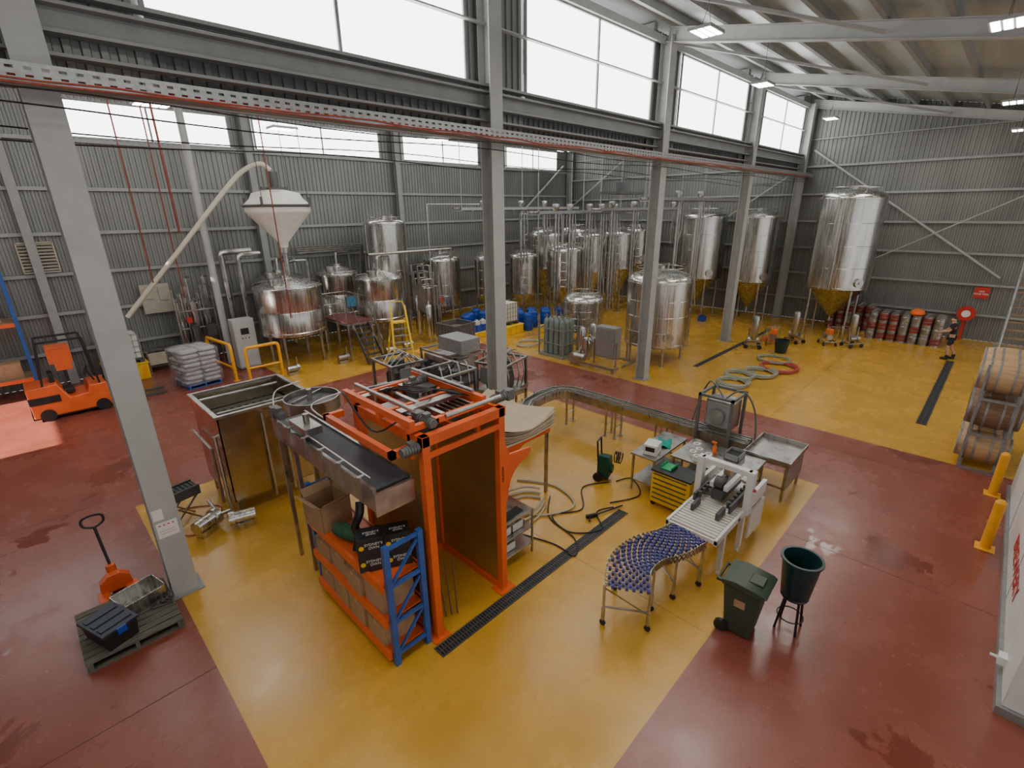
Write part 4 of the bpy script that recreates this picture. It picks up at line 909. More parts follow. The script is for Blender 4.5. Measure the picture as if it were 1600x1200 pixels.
for (x,y) in ((9.5,8.6),(10.7,8.2),(10.8,6.9),(10.8,6.6),(10.8,5.4),(10.8,5.1)):
    b=B()
    for s in (-.16,.16): b.cyl((x+s,y,0),(x+s,y,.82),.03,n=8); b.cyl((x+s,y,0),(x+s,y,.02),.06,n=10)
    b.cyl((x-.16,y,.35),(x+.16,y,.35),.02,n=6); Pt(e,"leg",b,STEELD,w=True)
# in-line filler/coder station
e=T("coding_station","dark stainless filling station straddling the conveyor","machine",(10.85,3.95,0))
Pt(e,"enclosure",B().box(-.05,.42,-.32,.32,1.12,1.8),STEELD,.02); Pt(e,"enclosure_door",B().box(-.075,-.052,-.28,.28,1.18,1.72),GREY,.005)
b=B()
for x in (-.32,.45):
    for y in (-.37,.37): b.bar((x,y,0),(x,y,1.98),.06)
b.frame(-.35,.48,-.4,.4,1.92,.05,.06); b.box(.22,.5,.42,.8,.75,.9); b.tube(cat([(.2,0,1.75),(.3,.4,2.1),(.5,.7,1.5),(.4,.8,.9)],5),.02); b.tube(cat([(.1,0,1.75),(.1,-.4,2.1),(.3,-.7,1.5),(.3,-.8,.2)],5),.02)
b.box(-.3,.4,-.3,.3,.3,.7)
Pt(e,"station_frame",b,MOTOR); Pt(e,"label_reel",B().cyl((-.2,.0,1.45),(-.12,.0,1.45),.17,n=24),STEELD); Pt(e,"drive_motor",B().cyl((-.45,-.5,.7),(-.25,-.5,.7),.1,n=14),MOTOR)
e=T("accumulation_table","perforated stainless collection tray at the conveyor end","table",(11.0,2.68,0))
b=B(); b.box(-.6,.6,-.45,.45,.84,.88); b.frame(-.63,.63,-.48,.48,.88,.02,.1); Pt(e,"tray_top",b,STEELD)
for x in (-.55,.5):
    for y in (-.42,.36): Pt(e,"leg",B().box(x,x+.05,y,y+.05,0,.84),STEELD)
Pt(e,"lower_shelf",B().frame(-.55,.55,-.42,.42,.3,.03,.03),STEELD)
Pt(e,"side_panel",B().box(-.56,.56,-.44,-.42,.3,.84),GALV)
def bench(loc,lx,ly,h,lab,name="workbench"):
    e=T(name,lab,"table",loc); b=B(); b.box(-lx/2,lx/2,-ly/2,ly/2,h-.04,h)
    Pt(e,"table_top",b,STEELD,.004); Pt(e,"lower_shelf",B().box(-lx/2+.03,lx/2-.03,-ly/2+.03,ly/2-.03,.25,.28),STEELD)
    for x in (-lx/2+.03,lx/2-.07):
        for y in (-ly/2+.03,ly/2-.07): Pt(e,"leg",B().box(x,x+.04,y,y+.04,0,h-.04),STEELD)
    return e
bench((9.45,4.65,0),1.5,.6,.92,"stainless workbench holding printer and green cloths")
bench((9.75,3.45,0),1.15,1.6,.92,"stainless packing table with tools and white rolls")
e=T("label_printer","white label printer with dark panel on the workbench","printer",(9.0,4.6,.92),.2); Pt(e,"printer_body",B().box(-.18,.18,-.15,.15,0,.25),WHITE,.02); Pt(e,"printer_panel",B().box(-.185,-.181,-.1,.1,.1,.2),BLACK)
Ob("green_cloth","crumpled teal cloth lying on the workbench","cloth",B().add(*grid(.4,.3,8,lambda u,v:.03+.03*sin(u*5)*cos(v*4))),mat("teal_cloth",(.0,.28,.22),.8,0,.2,15),(9.55,4.6,.915),.4)
for k,(x,y) in enumerate(((9.5,3.9),(9.7,3.85),(9.6,3.6),(9.35,3.75),(9.9,4.0))): Ob("tape_roll","white roll of tape on the packing table","tape",B().lathe([(.04,0),(.08,0),(.08,.1),(.04,.1),(.04,0)],n=20),WHITE,(x,y,.92),group="tape rolls")
Ob("spray_bottle","orange-capped spray bottle on the packing table","bottle",B().lathe([(.001,0),(.045,0),(.045,.15),(.02,.2),(.02,.23),(.001,.23)],n=16).bc((0,.02,.25),(.03,.1,.04)),HIVIS,(9.9,3.6,.92))
e=T("parts_box","grey open parts box on the packing table","box",(10.0,3.2,.92)); Pt(e,"box_shell",B().box(-.2,.2,-.15,.15,0,.01).box(-.2,-.19,-.15,.15,0,.14).box(.19,.2,-.15,.15,0,.14).box(-.2,.2,-.15,-.14,0,.14).box(-.2,.2,.14,.15,0,.14),GREY); Pt(e,"box_content",B().box(-.18,.18,-.13,.13,.01,.08),BLACK)
# yellow tool cabinet
e=T("tool_drawer_cabinet","bright yellow rolling tool cabinet with drawers and black top","cabinet",(8.72,3.87,0))
Pt(e,"cabinet_body",B().box(-.25,.25,-.42,.42,.1,.82),YEL,.01); Pt(e,"cabinet_top",B().box(-.27,.27,-.44,.44,.82,.86),BLACK,.008)
for k in range(6):
    d=Pt(e,"drawer",B().box(-.268,-.252,-.39,.39,.14+k*.112,.238+k*.112),YEL,.003)
    h=bpy.data.objects.new("handle",mesh("handle",B().box(-.288,-.268,-.36,.36,.215+k*.112,.235+k*.112),DGREY)); COL.objects.link(h); h.parent=d
for x in (-.2,.2):
    for y in (-.36,.36): Pt(e,"castor",B().cyl((x-.02,y,.05),(x+.02,y,.05),.05,n=14),BLACK)
Ob("parts_tray","green parts tray on the tool cabinet","tray",B().box(-.15,.15,-.12,.12,0,.02).box(-.15,.15,-.12,-.11,0,.08).box(-.15,.15,.11,.12,0,.08),mat("green_tray",(.02,.35,.12),.5),(8.75,4.05,.86))
# white case sealer
e=T("case_sealing_machine","white carton sealing machine with roller bed","machine",(8.1,2.75,0))
x0,x1,y0,y1=7.0,9.15,2.3,3.2
b=B(); b.box(x0,x1,y0,y0+.05,.78,.9);b.box(x0,x1,y1-.05,y1,.78,.9);b.box(x0,x0+.04,y0,y1,.8,.88);b.box(7.9,8.0,y0,y1,.76,.86);b.box(8.6,9.1,y0+.05,y1-.05,.8,.9)
Pt(e,"bed_frame",b,WHITE,.004,w=True)
for k in range(14): Pt(e,"roller",B().cyl((x0+.1+k*.085,y0+.06,.875),(x0+.1+k*.085,y1-.06,.875),.026,n=10),PLWHITE,w=True)
for x in (x0+.35,8.2,9.05):
    for y in (y0+.03,y1-.03):
        Pt(e,"leg",B().box(x-.05,x+.05,y-.04,y+.04,.12,.8).cyl((x,y,.0),(x,y,.12),.03,n=8).cyl((x,y-.02,.05),(x,y+.02,.05),.05,n=12),WHITE,w=True)
b=B()
for y in (y0+.0,y1): b.box(8.18,8.34,y-.06,y+.06,.8,1.65)
b.box(8.2,8.32,y0,y1,1.55,1.65); b.box(8.05,9.0,2.6,2.68,1.2,1.3);b.box(8.05,9.0,2.85,2.93,1.2,1.3); b.box(8.35,9.1,y0-.04,y0+.03,.9,1.15);b.box(8.35,9.1,y1-.03,y1+.04,.9,1.15)
Pt(e,"mast_frame",b,WHITE,.006,w=True)
b=B(); b.box(8.0,8.9,2.66,2.86,1.0,1.2); b.cyl((8.1,2.7,1.32),(8.1,2.84,1.32),.11,n=20); b.box(7.8,8.7,2.42,2.46,.95,1.1);b.box(7.8,8.7,3.06,3.1,.95,1.1);b.bar((8.3,2.76,1.2),(8.6,2.76,1.5),.04)
for k in range(6): b.cyl((7.9+k*.15,2.5,1.0),(7.9+k*.15,2.5,1.12),.035,n=10);b.cyl((7.9+k*.15,3.02,1.0),(7.9+k*.15,3.02,1.12),.035,n=10)
b.box(7.5,7.8,2.5,2.56,.92,1.05);b.box(7.5,7.8,2.95,3.0,.92,1.05)
Pt(e,"tape_head",b,DGREY,w=True); Pt(e,"tape_reel",B().cyl((8.45,2.7,1.42),(8.45,2.82,1.42),.1,n=20),CARD,w=True)
Pt(e,"emergency_button",B().cyl((8.26,2.24,1.3),(8.26,2.2,1.3),.03,n=12),RED,w=True); Pt(e,"cover_plate",B().box(8.4,9.1,2.25,2.29,.2,.78),WHITE,.004,w=True)
# skate wheel conveyor
e=T("skate_wheel_conveyor","flexible conveyor with purple skate wheels on castor legs","conveyor",(6.1,3.0,0))
ZW=.84
cp=cat([(6.96,2.76,0),(6.55,2.86,0),(6.1,3.05,0),(5.6,3.05,0),(5.15,2.8,0)],7); hw=.33
b=B()
for i,p in enumerate(cp[:]):
    a=cp[max(i-1,0)];c=cp[min(i+1,len(cp)-1)]; d=(c-a).normalized(); n=Vector((d.y,-d.x,0))
    b.cyl(p-n*hw+Vector((0,0,ZW)),p+n*hw+Vector((0,0,ZW)),.010,n=6)
    for s in (-1,1): b.bar(p+n*hw*s+d*.05+Vector((0,0,ZW-.11)),p+n*hw*s-d*.05+Vector((0,0,ZW+.03)),.008,.025); b.bar(p+n*hw*s-d*.05+Vector((0,0,ZW-.11)),p+n*hw*s+d*.05+Vector((0,0,ZW+.03)),.008,.025)
Pt(e,"lattice_frame",b,STEELD,w=True)
wheelm=mesh("skate_wheel",B().cyl((-.02,0,0),(.02,0,0),.038,n=12).mat(1).cyl((-.03,0,0),(.03,0,0),.012,n=8),[PURP,GALV])
rest=B(); cnt=0
for i in range(len(cp)-1,-1,-1):
    p=cp[i]; a=cp[max(i-1,0)];c=cp[min(i+1,len(cp)-1)]; d=(c-a).normalized(); n=Vector((d.y,-d.x,0))
    for k in range(6):
        q=p+n*(-.28+.1*k+(.05 if i%2 else 0))+Vector((0,0,ZW))-Vector(e.location)
        if cnt<100:
            o=bpy.data.objects.new("skate_wheel",wheelm); COL.objects.link(o); o.parent=e; o.location=q; o.rotation_euler=(0,0,math.atan2(n.y,n.x)); cnt+=1
        else:
            rest.mat(0).cyl(q-n*.02,q+n*.02,.038,n=12).mat(1).cyl(q-n*.03,q+n*.03,.012,n=8)
o=Pt(e,"skate_wheel",rest,[PURP,GALV]); o["kind"]="stuff"
for i in (1,9,18,26):
    p=cp[i]; a=cp[i-1];c=cp[i+1]; d=(c-a).normalized(); n=Vector((d.y,-d.x,0))
    for s in (-1,1):
        q=p+n*hw*s; b=B(); b.cyl((q.x,q.y,.1),(q.x,q.y,ZW-.07),.022,n=8); b.cyl((q.x,q.y,.12),(q.x,q.y,.35),.03,n=8); Pt(e,"leg",b,STEELD,w=True)
        Pt(e,"castor",B().cyl((q.x-.015,q.y,.05),(q.x+.015,q.y,.05),.05,n=12),BLACK,w=True)
    b=B(); b.cyl(p-n*hw+Vector((0,0,.35)),p+n*hw+Vector((0,0,.35)),.015,n=6); b.bar(p-n*hw+Vector((0,0,.3)),p+n*hw+Vector((0,0,.7)),.015); Pt(e,"leg_brace",b,STEELD,w=True)
# wheelie bin
e=T("wheelie_bin","dark green wheeled rubbish bin with closed lid","bin",(6.45,1.62,0),.05); e.scale=(.94,.94,.97)
b=B(); h=.92
vs=[(-.2,-.2,.03),(.2,-.2,.03),(.2,.18,.03),(-.2,.18,.03),(-.27,-.3,h),(.27,-.3,h),(.27,.27,h),(-.27,.27,h)]
b.add(vs,[(0,3,2,1),(4,5,6,7),(0,1,5,4),(1,2,6,5),(2,3,7,6),(3,0,4,7)]); b.box(-.29,.29,-.32,.29,h-.04,h)
Pt(e,"bin_body",b,DGREEN,.02)
b=B(); b.prism([(-.34,h+.005),(.30,h+.005),(.30,h+.05),(.1,h+.09),(-.3,h+.05),(-.36,h+.01)],'x',-.3,.3); b.box(-.12,.12,-.25,-.05,h+.06,h+.085); Pt(e,"bin_lid",b,DGREEN,.015)
Pt(e,"handle",B().cyl((-.25,.36,h-.02),(.25,.36,h-.02),.02,n=10).box(-.25,-.2,.25,.37,h-.04,h).box(.2,.25,.25,.37,h-.04,h),DGREEN)
for x in (-.24,.24): Pt(e,"wheel",B().cyl((x-.03,.22,.1),(x+.03,.22,.1),.1,n=20),BLACK)
Pt(e,"paper_label",B().bc((-.245,-.0,.62),(.004,.16,.14),(0,radians(-5),0)),CARD)
# tub on stool
e=T("plastic_tub","dark teal round plastic tub standing on a stool","tub",(6.98,1.1,.62)); e.scale=(.93,.93,.95)
Pt(e,"tub_shell",B().lathe([(.001,0),(.19,0),(.21,.05),(.27,.62),(.3,.64),(.3,.67),(.26,.67),(.25,.62),(.19,.06),(.001,.05)],n=36),TGREEN)
e=T("bar_stool","black metal bar stool supporting the tub","stool",(6.98,1.1,0))
Pt(e,"seat",B().lathe([(.001,.58),(.18,.58),(.19,.6),(.18,.62),(.001,.62)],n=24),BLACK)
for i in range(4):
    a=pi/4+pi/2*i; Pt(e,"leg",B().bar((.13*cos(a),.13*sin(a),.59),(.2*cos(a),.2*sin(a),0),.03),BLACK)
Pt(e,"footrest",B().tube([(.175*cos(2*pi*i/16),.175*sin(2*pi*i/16),.22) for i in range(16)],.01,6,True),BLACK)
# pressure washer
e=T("pressure_washer","dark green wheeled pressure washer with coiled hose","pressure washer",(8.7,5.6,0),.3)
Pt(e,"washer_body",B().prism([(-.16,.08),(.16,.08),(.17,.4),(.1,.6),(-.1,.62),(-.17,.4)],'y',-.14,.14).cyl((0,-.1,.3),(0,-.2,.3),.11,n=16),mat("washer_green",(.0,.05,.03),.4),.02)
Pt(e,"handle",B().tube([(-.13,.12,.4),(-.14,.16,.98),(.14,.16,.98),(.13,.12,.4)],.022,8),BLACK)
Pt(e,"hose_reel",B().tube([(.13*cos(t*.5),-.22-.004*t,.62+.13*sin(t*.5)) for t in range(40)],.014,6),BLACK)
for x in (-.2,.2): Pt(e,"wheel",B().cyl((x-.03,.1,.11),(x+.03,.1,.11),.11,n=18),BLACK)
hl=(cat([(8.6,5.4,.02),(8.0,5.7,.02),(7.3,5.2,.02),(6.7,5.5,.02),(6.5,4.9,.02),(7.0,4.5,.02),(7.4,4.9,.025),(7.8,4.75,.03)],8),cat([(8.75,5.3,.02),(9.1,5.1,.02),(8.6,4.6,.02),(7.9,4.9,.02)],8),cat([(5.7,5.8,.02),(6.0,4.9,.02),(6.0,4.4,.02),(6.4,4.7,.02),(6.6,5.5,.02),(7.2,6.0,.02)],8))
for k in range(3): Ob("black_hose","thin black washer hose trailing over the yellow floor","hose",B().tube(hl[k],.014,6),BLACK,center=True,group="black floor hoses")
Ob("washer_lance","black pressure washer lance lying on the floor","spray lance",B().tube([(0,0,.04),(.7,.15,.03)],.014,8).bc((-.1,-.02,.05),(.25,.05,.07)).tube([(-.15,0,.05),(-.2,-.15,.03)],.02,8),BLACK,(7.3,4.85,0),-.5)
b=B()
for k in range(3): b.tube(cat([(6.2+.8*cos(t*.7)+.1*k,6.1+.45*sin(t*.7)+.1*k,.03+.03*k) for t in range(9)],5),.022,8)
b.tube(cat([(7.2,7.0,.03),(7.6,6.2,.03),(7.3,5.4,.03),(6.6,5.6,.03),(6.0,6.3,.03),(5.75,5.9,.03)],6),.022,8)
Ob("cream_hose","cream hose looped on the floor near the pad stand","hose",b,HOSEC,center=True)
# computer cart
e=T("computer_cart","stainless cart with keyboard and black monitor","cart",(5.2,5.35,0))
for z in (.2,.55,.9): Pt(e,"shelf",B().box(-.4,.4,-.3,.3,z,z+.03),STEELD,.003)
for x in (-.4,.37):
    for y in (-.3,.27): Pt(e,"leg",B().box(x,x+.03,y,y+.03,0,.93),STEELD)
Ob("keyboard","black computer keyboard lying on the cart","keyboard",B().prism([(-.08,0),(.08,0),(.08,.035),(-.08,.018)],'x',-.22,.22).box(-.2,.2,-.06,.06,.02,.034),BLACK,(5.2,5.2,.93),.1,bev=.003)
e=T("computer_monitor","black flat computer monitor on the cart","monitor",(5.08,5.5,.93),.8)
Pt(e,"screen_panel",B().box(-.27,.27,-.02,.02,.12,.48),BLACK,.006); Pt(e,"stand",B().box(-.12,.12,-.08,.08,0,.015).box(-.03,.03,.02,.05,.0,.3),BLACK)
for k in range(3): Ob("tote_bin","white plastic tote on the cart shelf","tote",B().box(-.14,.14,-.2,.2,0,.01).box(-.14,-.13,-.2,.2,0,.16).box(.13,.14,-.2,.2,0,.16).box(-.14,.14,-.2,-.19,0,.16).box(-.14,.14,.19,.2,0,.16),PLWHITE,(4.99+.31*(k%2) if k<2 else 5.1,5.35,.58 if k<2 else .23),group="cart totes")
for k in range(3):
    Ob("steel_rod","loose brown metal rod leaning beside the frame","rod",B().cyl((0,0,.01),(.12+.05*k,.35,.75),.012,n=6),mat("rust_brown",(.14,.07,.03),.6),(3.5+.08*k,4.98-.04*k,0),group="leaning rods")
# ------------------------------------------------------------------ pump carts and hoses mid right
def hosecoil(cx,cy,r,n,m,lab,ell=1.0,sp=.0):
    pts=[]
    for t in range(n*14): a=t/14*2*pi; rr=r*(1+.06*sin(t*.9)+.012*t/14); pts.append((cx+rr*cos(a)+sp*t/14,cy+rr*ell*sin(a),.035+.045*(t/14%2)))
    Ob("coiled_hose",lab,"hose",B().tube(pts,.03,6),m,group="coiled floor hoses",center=True)
for cx,cy,r in ((17.2,6.0,.5),(18.2,6.15,.5),(19.0,5.7,.55)): hosecoil(cx,cy,r,6,HOSEG,"grey-green brewery hose coiled on the yellow floor",1,.05)
hosecoil(20.2,5.4,.65,5,HOSER,"red hose coiled on the yellow floor",1,.05); hosecoil(21.3,5.9,.55,5,HOSEG,"pale hose coiled on the yellow floor",1.1)
def pumpcart(loc,rz,lab,tall=False):
    e=T("mobile_pump_cart",lab,"pump",loc,rz,"mobile pump carts")
    b=B(); b.frame(-.35,.35,-.25,.25,.18,.04,.04); b.tube([(-.33,-.2,.2),(-.5,-.2,.95),(-.5,.2,.95),(-.33,.2,.2)],.02,8); Pt(e,"cart_frame",b,STEELD)
    b=B(); b.cyl((-.2,0,.38),(.12,0,.38),.13,n=16); b.cyl((.12,0,.38),(.24,0,.38),.16,n=18); b.cyl((.2,0,.4),(.2,0,.9),.035,n=8)
    if tall: b.lathe([(.001,1.5),(.12,1.46),(.15,1.35),(.15,.5),(.08,.4),(.001,.4)],(.0,.1,0),18)
    Pt(e,"pump",b,STEELD)
    for x in (-.28,.28):
        for y in (-.25,.25): Pt(e,"wheel",B().cyl((x,y-.02,.09),(x,y+.02,.09),.09,n=14),BLACK)
    if not tall: Pt(e,"cover",B().box(-.2,.05,-.12,.12,.5,.75),HIVIS,.03)
pumpcart((23.9,6.8,0),.3,"small stainless mobile pump cart with orange cover"); pumpcart((25.0,6.2,0),1.2,"stainless mobile filter cart with upright housing",True); pumpcart((25.6,5.0,0),.6,"small stainless mobile pump cart with orange cover"); pumpcart((22.8,7.3,0),2.0,"stainless mobile filter cart with upright housing",True); pumpcart((25.9,4.1,0),-.6,"stainless mobile filter cart with upright housing",True)
Ob("plastic_bucket","dark teal plastic bucket on the floor by hoses","bucket",B().lathe([(.001,0),(.22,0),(.3,.55),(.32,.57),(.27,.57),(.2,.04),(.001,.03)],n=24),TGREEN,(22.8,6.1,0))
Ob("orange_cable_coil","orange cable coiled on the yellow floor near fermenters","cable",B().tube([(.35*cos(t*.5),.3*sin(t*.5),.03+.003*t) for t in range(36)],.025,6),HIVIS,(24.6,7.2,0))
Ob("blue_crate","small blue plastic crate beneath the fermenter","crate",B().box(-.2,.2,-.15,.15,0,.02).box(-.2,-.18,-.15,.15,.02,.3).box(.18,.2,-.15,.15,.02,.3).box(-.18,.18,-.15,-.13,.02,.3).box(-.18,.18,.13,.15,.02,.3),DRUMB,(26.7,11.4,0))
hosecoil(14.6,15.4,.6,3,HOSEC,"cream hose looped on the walkway near the tanks",.8,.05); hosecoil(16.4,15.2,.6,3,HOSEC,"cream hose looped on the yellow floor near the tanks",.8,.05); hosecoil(12.7,15.2,.5,3,HOSER,"red hose looped on the walkway near the crate",.8,.05)
# ------------------------------------------------------------------ kegs
def kegmesh(m):
    b=B(); b.mat(0).lathe([(.001,.04),(.15,.04),(.18,.07),(.19,.1),(.195,.15),(.19,.19),(.19,.22),(.195,.27),(.19,.32),(.18,.35),(.14,.38),(.001,.38)],n=20)
    b.mat(1).lathe([(.17,.35),(.185,.37),(.185,.43),(.17,.43),(.165,.37)],n=20).lathe([(.18,.07),(.185,.04),(.185,0),(.165,0),(.17,.06)],n=20).lathe([(.196,.19),(.196,.22)],n=20); b.mat(0).cyl((0,0,.38),(0,0,.41),.03,n=8)
    return mesh("beer_keg",b,[m,KSIL])
KR=kegmesh(KRED);KS=kegmesh(KSIL)
def keg(x,y,l,red):
    o=bpy.data.objects.new("beer_keg",KR if red else KS); COL.objects.link(o)
    o.location=(x,y,l*.432); o.rotation_euler=(0,0,y*3+l)
    setp(o,"red-banded metal beer keg stacked near the end wall" if red else "silver metal beer keg stacked near the end wall","keg","stacked beer kegs")
for r_ in range(3):
    for i in range(12):
        for l in range(3):
            y=1.45+i*.4; x=28.3+r_*.41
            if y>3.9 and x<29.5: x+=1.35
            if x>30.5: continue
            keg(x,y,l,(i>3 and (i*7+l*3+r_)%6!=0) or (i<=3 and (i+l)%3==0))
Ob("orange_bag","bright orange folded bag lying on top of kegs","bag",B().lathe([(.001,0),(.2,.0),(.28,.08),(.24,.2),(.12,.27),(.001,.28)],n=12),HIVIS,(28.4,2.3,1.3),.4)
# fire hose reel + sign
e=T("fire_hose_reel","red fire hose reel mounted on the end wall","hose reel",(30.6,.75,1.25))
b=B(); b.lathe([(.3,-.1),(.3,.1)],n=24,axis='x'); b.cyl((-.12,0,0),(-.1,0,0),.33,n=24); b.cyl((.1,0,0),(.12,0,0),.33,n=24); Pt(e,"reel_drum",b,RED); Pt(e,"hub",B().cyl((-.13,0,0),(-.122,0,0),.16,n=20),TAG); Pt(e,"wall_bracket",B().box(.12,.2,-.06,.06,-1.25,.2),RED)
e=T("fire_hose_sign","red rectangular fire hose reel sign on the end wall","sign",(30.82,.45,1.95)); Pt(e,"sign_panel",B().box(-.02,0,-.25,.25,0,.5),RED); txt(e,"sign_text","FIRE\nHOSE REEL",.11,(-.022,0,.25),(pi/2,0,-pi/2),TAG)
# ------------------------------------------------------------------ barrels
def barrel(loc,lab,m=OAK):
    e=T("wine_barrel",lab,"barrel",loc,0,"wooden barrels on steel racks")
    prof=[(.001,-.44),(.27,-.44),(.28,-.475),(.31,-.475)]
    for k in range(11):
        t=k/10; prof.append((.31+.06*sin(pi*t),-.475+.95*t))
    prof+=[(.28,.475),(.27,.44),(.001,.44)]
    Pt(e,"barrel_body",B().lathe(prof,n=28,axis='y'),m)
    for y in (-.44,-.3,-.14,.14,.3,.44):
        r=.31+.06*sin(pi*(y+.475)/.95)+.004; Pt(e,"metal_hoop",B().lathe([(r,y-.022),(r+.003,y-.02),(r+.003,y+.02),(r,y+.022)],n=28,axis='y'),GALV)
    return e
for c,X in enumerate((15.45,16.25,17.05)):
    for l,z in enumerate((.5,1.37,2.24)):
        barrel((X,-.62,z),"oak barrel with steel hoops lying in a steel rack" if l!=1 else "dark stained oak barrel with steel hoops in a rack",OAKD if l==1 else OAK)
for l in range(3):
    z=.0+.87*l; b=B()
    for y in (-.92,-.32): b.box(15.0,17.5,y-.03,y+.03,z+.05,z+.1)
    for x in (15.0,17.44): 
        b.box(x,x+.06,-.97,-.27,z,z+.06); b.bar((x+.03,-.29,z+.05),(x+.03,-.29,z+.85),.05); b.bar((x+.03,-.95,z+.05),(x+.03,-.95,z+.85),.05)
    for x in (15.15,15.75,15.95,16.55,16.75,17.35):
        for y in (-.92,-.32): b.bc((x,y,z+.14),(.05,.06,.12))
    Ob("barrel_rack","grey steel two-rail barrel rack stacked under oak barrels","rack",b,GALV,(0,0,0),group="stacked barrel racks",center=True)
# bollards
for p in ((11.45,-.93),(13.95,-.95)):
    e=T("safety_bollard","yellow steel bollard with capped top protecting the wall","bollard",(p[0],p[1],0),group="yellow safety bollards")
    Pt(e,"post",B().lathe([(.001,1.02),(.05,1.01),(.08,.97),(.08,.0)],n=20),YORG); Pt(e,"base_plate",B().box(-.14,.14,-.14,.14,0,.015),YORG)
# white coolroom
e=T("coolroom_panel_wall","white insulated coolroom wall with red lettering and steel base channel","coolroom",(11,-1.9,0))
Pt(e,"wall_panel",B().box(7.35,14.4,-2.4,-1.22,.12,2.6),WHITE,.01,w=True); Pt(e,"base_channel",B().box(7.3,14.45,-2.45,-1.17,0,.12),GALV,w=True)
for x in (9.8,12.2): Pt(e,"panel_joint",B().box(x-.01,x+.01,-1.22,-1.215,.12,2.6),GREY,w=True)
txt(e,"wall_lettering","BREWERY",.42,(10.0,-1.212,.6),(pi/2,0,pi),RED,w=True); Pt(e,"door_latch",B().box(8.0,8.15,-1.22,-1.14,.2,.32).cyl((8.07,-1.15,.26),(8.07,-1.06,.26),.02,n=8),TAG,w=True)
# stairs
e=T("access_stair","grey steel access stair with open treads and handrail","stair",(24,-.9,0))
b=B(); b.bar((22,-.5,.1),(26.5,-.5,4.2),.05,.25); b.bar((22,-1.4,.1),(26.5,-1.4,4.2),.05,.25); Pt(e,"stringer",b,GALV,w=True)
for k in range(18): t=(k+.5)/18; Pt(e,"tread",B().box(22+4.5*t-.12,22+4.5*t+.12,-1.38,-.52,.15+4.1*t,.19+4.1*t),mat("brown_tread",(.3,.2,.12),.6),w=True)
b=B()
for z in (.6,1.05): b.tube([(22,-.5,z),(26.5,-.5,4.1+z)],.025)
for k in range(6): t=k/5; b.cyl((22+4.5*t,-.5,.1+4.1*t),(22+4.5*t,-.5,1.15+4.1*t),.022,n=8)
Pt(e,"handrail",b,GALV,w=True)
# ------------------------------------------------------------------ person
def skin(name,verts,edges,rad,m,par,lv=1,root=0):
    me=bpy.data.meshes.new(name); me.from_pydata(verts,edges,[]); o=bpy.data.objects.new(name,me); COL.objects.link(o); me.materials.append(m); o.parent=par
    s=o.modifiers.new("skin","SKIN"); s.use_smooth_shade=True
    for i,r in enumerate(rad): me.skin_vertices[0].data[i].radius=(r,r) if not isinstance(r,tuple) else r; me.skin_vertices[0].data[i].use_root=(i==root)
    u=o.modifiers.new("sub","SUBSURF"); u.levels=lv; u.render_levels=lv; return o
e=T("person","person in black shirt with orange hi-vis reaching toward kegs","person",(26.3,.85,0),.15)
V=[(0,0,.95),(0,.0,1.12),(0,.02,1.32),(0,.04,1.46),(0,.06,1.54),(0,.09,1.60),(0,.10,1.69),
 (-.1,0,.9),(-.12,.06,.5),(-.12,-.02,.1),(-.12,.1,.04),
 (.1,0,.9),(.13,-.08,.5),(.13,-.24,.12),(.13,-.14,.05),
 (-.19,.03,1.42),(-.26,.16,1.2),(-.22,.40,1.14),(-.21,.47,1.13),
 (.19,.03,1.42),(.25,.14,1.18),(.2,.36,1.06),(.19,.43,1.05)]
E=[(0,1),(1,2),(2,3),(3,4),(4,5),(5,6),(0,7),(7,8),(8,9),(9,10),(0,11),(11,12),(12,13),(13,14),(3,15),(15,16),(16,17),(17,18),(3,19),(19,20),(20,21),(21,22)]
Rr=[(.15,.11),(.13,.10),(.16,.11),(.10,.08),(.05,.055),(.085,.095),(.07,.08),.085,.058,.04,.045,.085,.058,.04,.045,.06,.045,.033,.036,.06,.045,.033,.036]
for hx,hy,hz in ((-.21,.47,1.13),(.19,.43,1.05)):
    wi=18 if hx<0 else 22
    for k,l in enumerate((.07,.08,.075,.06)):
        i0=len(V); V+= [(hx-.025+.017*k,hy+.04,hz),(hx-.025+.017*k,hy+.04+l,hz-.03)]; Rr+=[.009,.008]; E+=[(wi,i0),(i0,i0+1)]
    i0=len(V); V+=[(hx+.04,hy+.01,hz-.01),(hx+.05,hy+.05,hz-.03)]; Rr+=[.01,.009]; E+=[(wi,i0),(i0,i0+1)]
skin("body",V,E,Rr,SKIN,e,2)
V2=[(0,0,.98),(0,0,1.12),(0,.02,1.32),(0,.04,1.45),(-.19,.03,1.42),(-.25,.12,1.26),(.19,.03,1.42),(.24,.11,1.25)]
skin("shirt",V2,[(0,1),(1,2),(2,3),(3,4),(4,5),(3,6),(6,7)],[(.17,.125),(.155,.12),(.185,.135),(.11,.1),.078,.062,.078,.062],SHIRT,e,2)
V3=[(0,.02,1.24),(0,.02,1.33),(0,.04,1.45),(-.19,.03,1.42),(.19,.03,1.42)]
skin("hivis_vest",V3,[(0,1),(1,2),(2,3),(2,4)],[(.20,.155),(.20,.15),(.12,.11),.088,.088],HIVIS,e,2)
skin("shorts",[(0,0,.98),(-.1,0,.88),(-.12,.05,.56),(.1,0,.88),(.13,-.06,.56)],[(0,1),(1,2),(0,3),(3,4)],[(.165,.125),.105,.085,.105,.085],SHIRT,e,2)
skin("hair",[(0,.05,1.65),(0,.06,1.72)],[(0,1)],[(.08,.085),(.075,.08)],HAIR,e,2)
b=B()
for x in (-.03,.03): b.cyl((x,.175,1.65),(x,.185,1.65),.01,n=8)
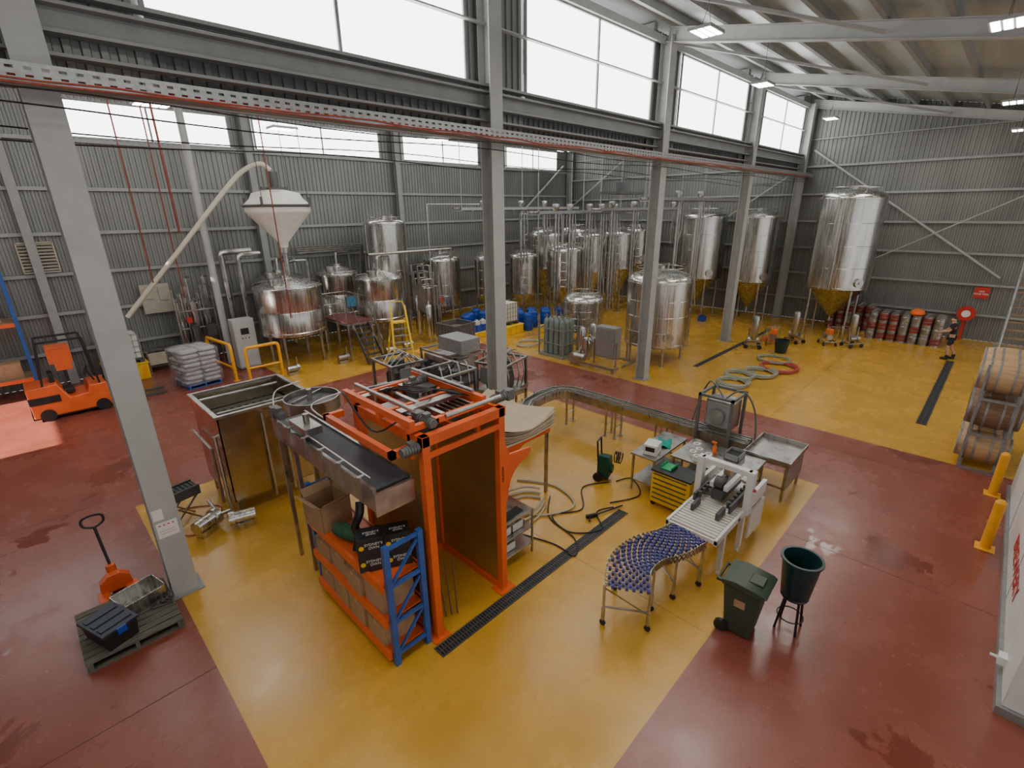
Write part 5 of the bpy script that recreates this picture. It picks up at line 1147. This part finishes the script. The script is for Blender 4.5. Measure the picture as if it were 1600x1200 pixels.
b.box(-.025,.025,.165,.18,1.575,1.582); Pt(e,"eye_and_mouth",b,BLACK); Pt(e,"nose",B().prism([(.165,1.61),(.2,1.61),(.17,1.65)],'x',-.012,.012),SKIN)
for x,y in ((-.12,.04),(.13,-.19)): Pt(e,"work_boot",B().box(x-.055,x+.055,y-.09,y+.17,0,.09).box(x-.05,x+.05,y-.09,y+.03,.09,.2),BLACK,.02)
# ------------------------------------------------------------------ camera, light
cam=bpy.data.cameras.new("camera"); co=bpy.data.objects.new("camera",cam); COL.objects.link(co)
d1=Vector((800,-282,763)).normalized(); d2=Vector((-820,-262.3,763)).normalized(); dn=Vector((26,2139,763)).normalized()
R=Matrix(((d1.x,d1.y,d1.z),(d2.x,d2.y,d2.z),(-dn.x,-dn.y,-dn.z)))@Matrix(((1,0,0),(0,-1,0),(0,0,-1)))
co.matrix_world=Matrix.Translation((0,0,6))@R.to_4x4(); cam.sensor_width=36; cam.lens=763/1600*36; cam.clip_end=200
bpy.context.scene.camera=co
def area(loc,sx,sy,pw,rot,col=(1,1,1)):  # unseen fill lights, added under the roof to brighten the hall
    l=bpy.data.lights.new("area","AREA"); l.shape='RECTANGLE'; l.size=sx; l.size_y=sy; l.energy=pw; l.color=col
    o=bpy.data.objects.new("fill_light",l); COL.objects.link(o); o.location=loc; o.rotation_euler=rot; return o
for X in (2.5,10,17.5,25): area((X,3.5,9.3),4,2,160,(0,0,0),(1,.95,.87)); area((X,16.5,10.6),4,3,190,(0,0,0),(1,.95,.88))
area((-4,3,8.6),4,3,160,(0,0,0),(1,.95,.87))
su=bpy.data.lights.new("sun","SUN"); su.energy=26; su.angle=.01; su.color=(1,.95,.88); so=bpy.data.objects.new("sun",su); COL.objects.link(so)
so.rotation_euler=Vector((cos(radians(28)),-.02,-sin(radians(28)))).to_track_quat('-Z','Y').to_euler(); so.location=(-20,20,12)
w=bpy.data.worlds.new("world"); bpy.context.scene.world=w; w.use_nodes=True; nt=w.node_tree
bg=nt.nodes["Background"]; bg.inputs[0].default_value=(.97,.97,.97,1); bg.inputs[1].default_value=1.0
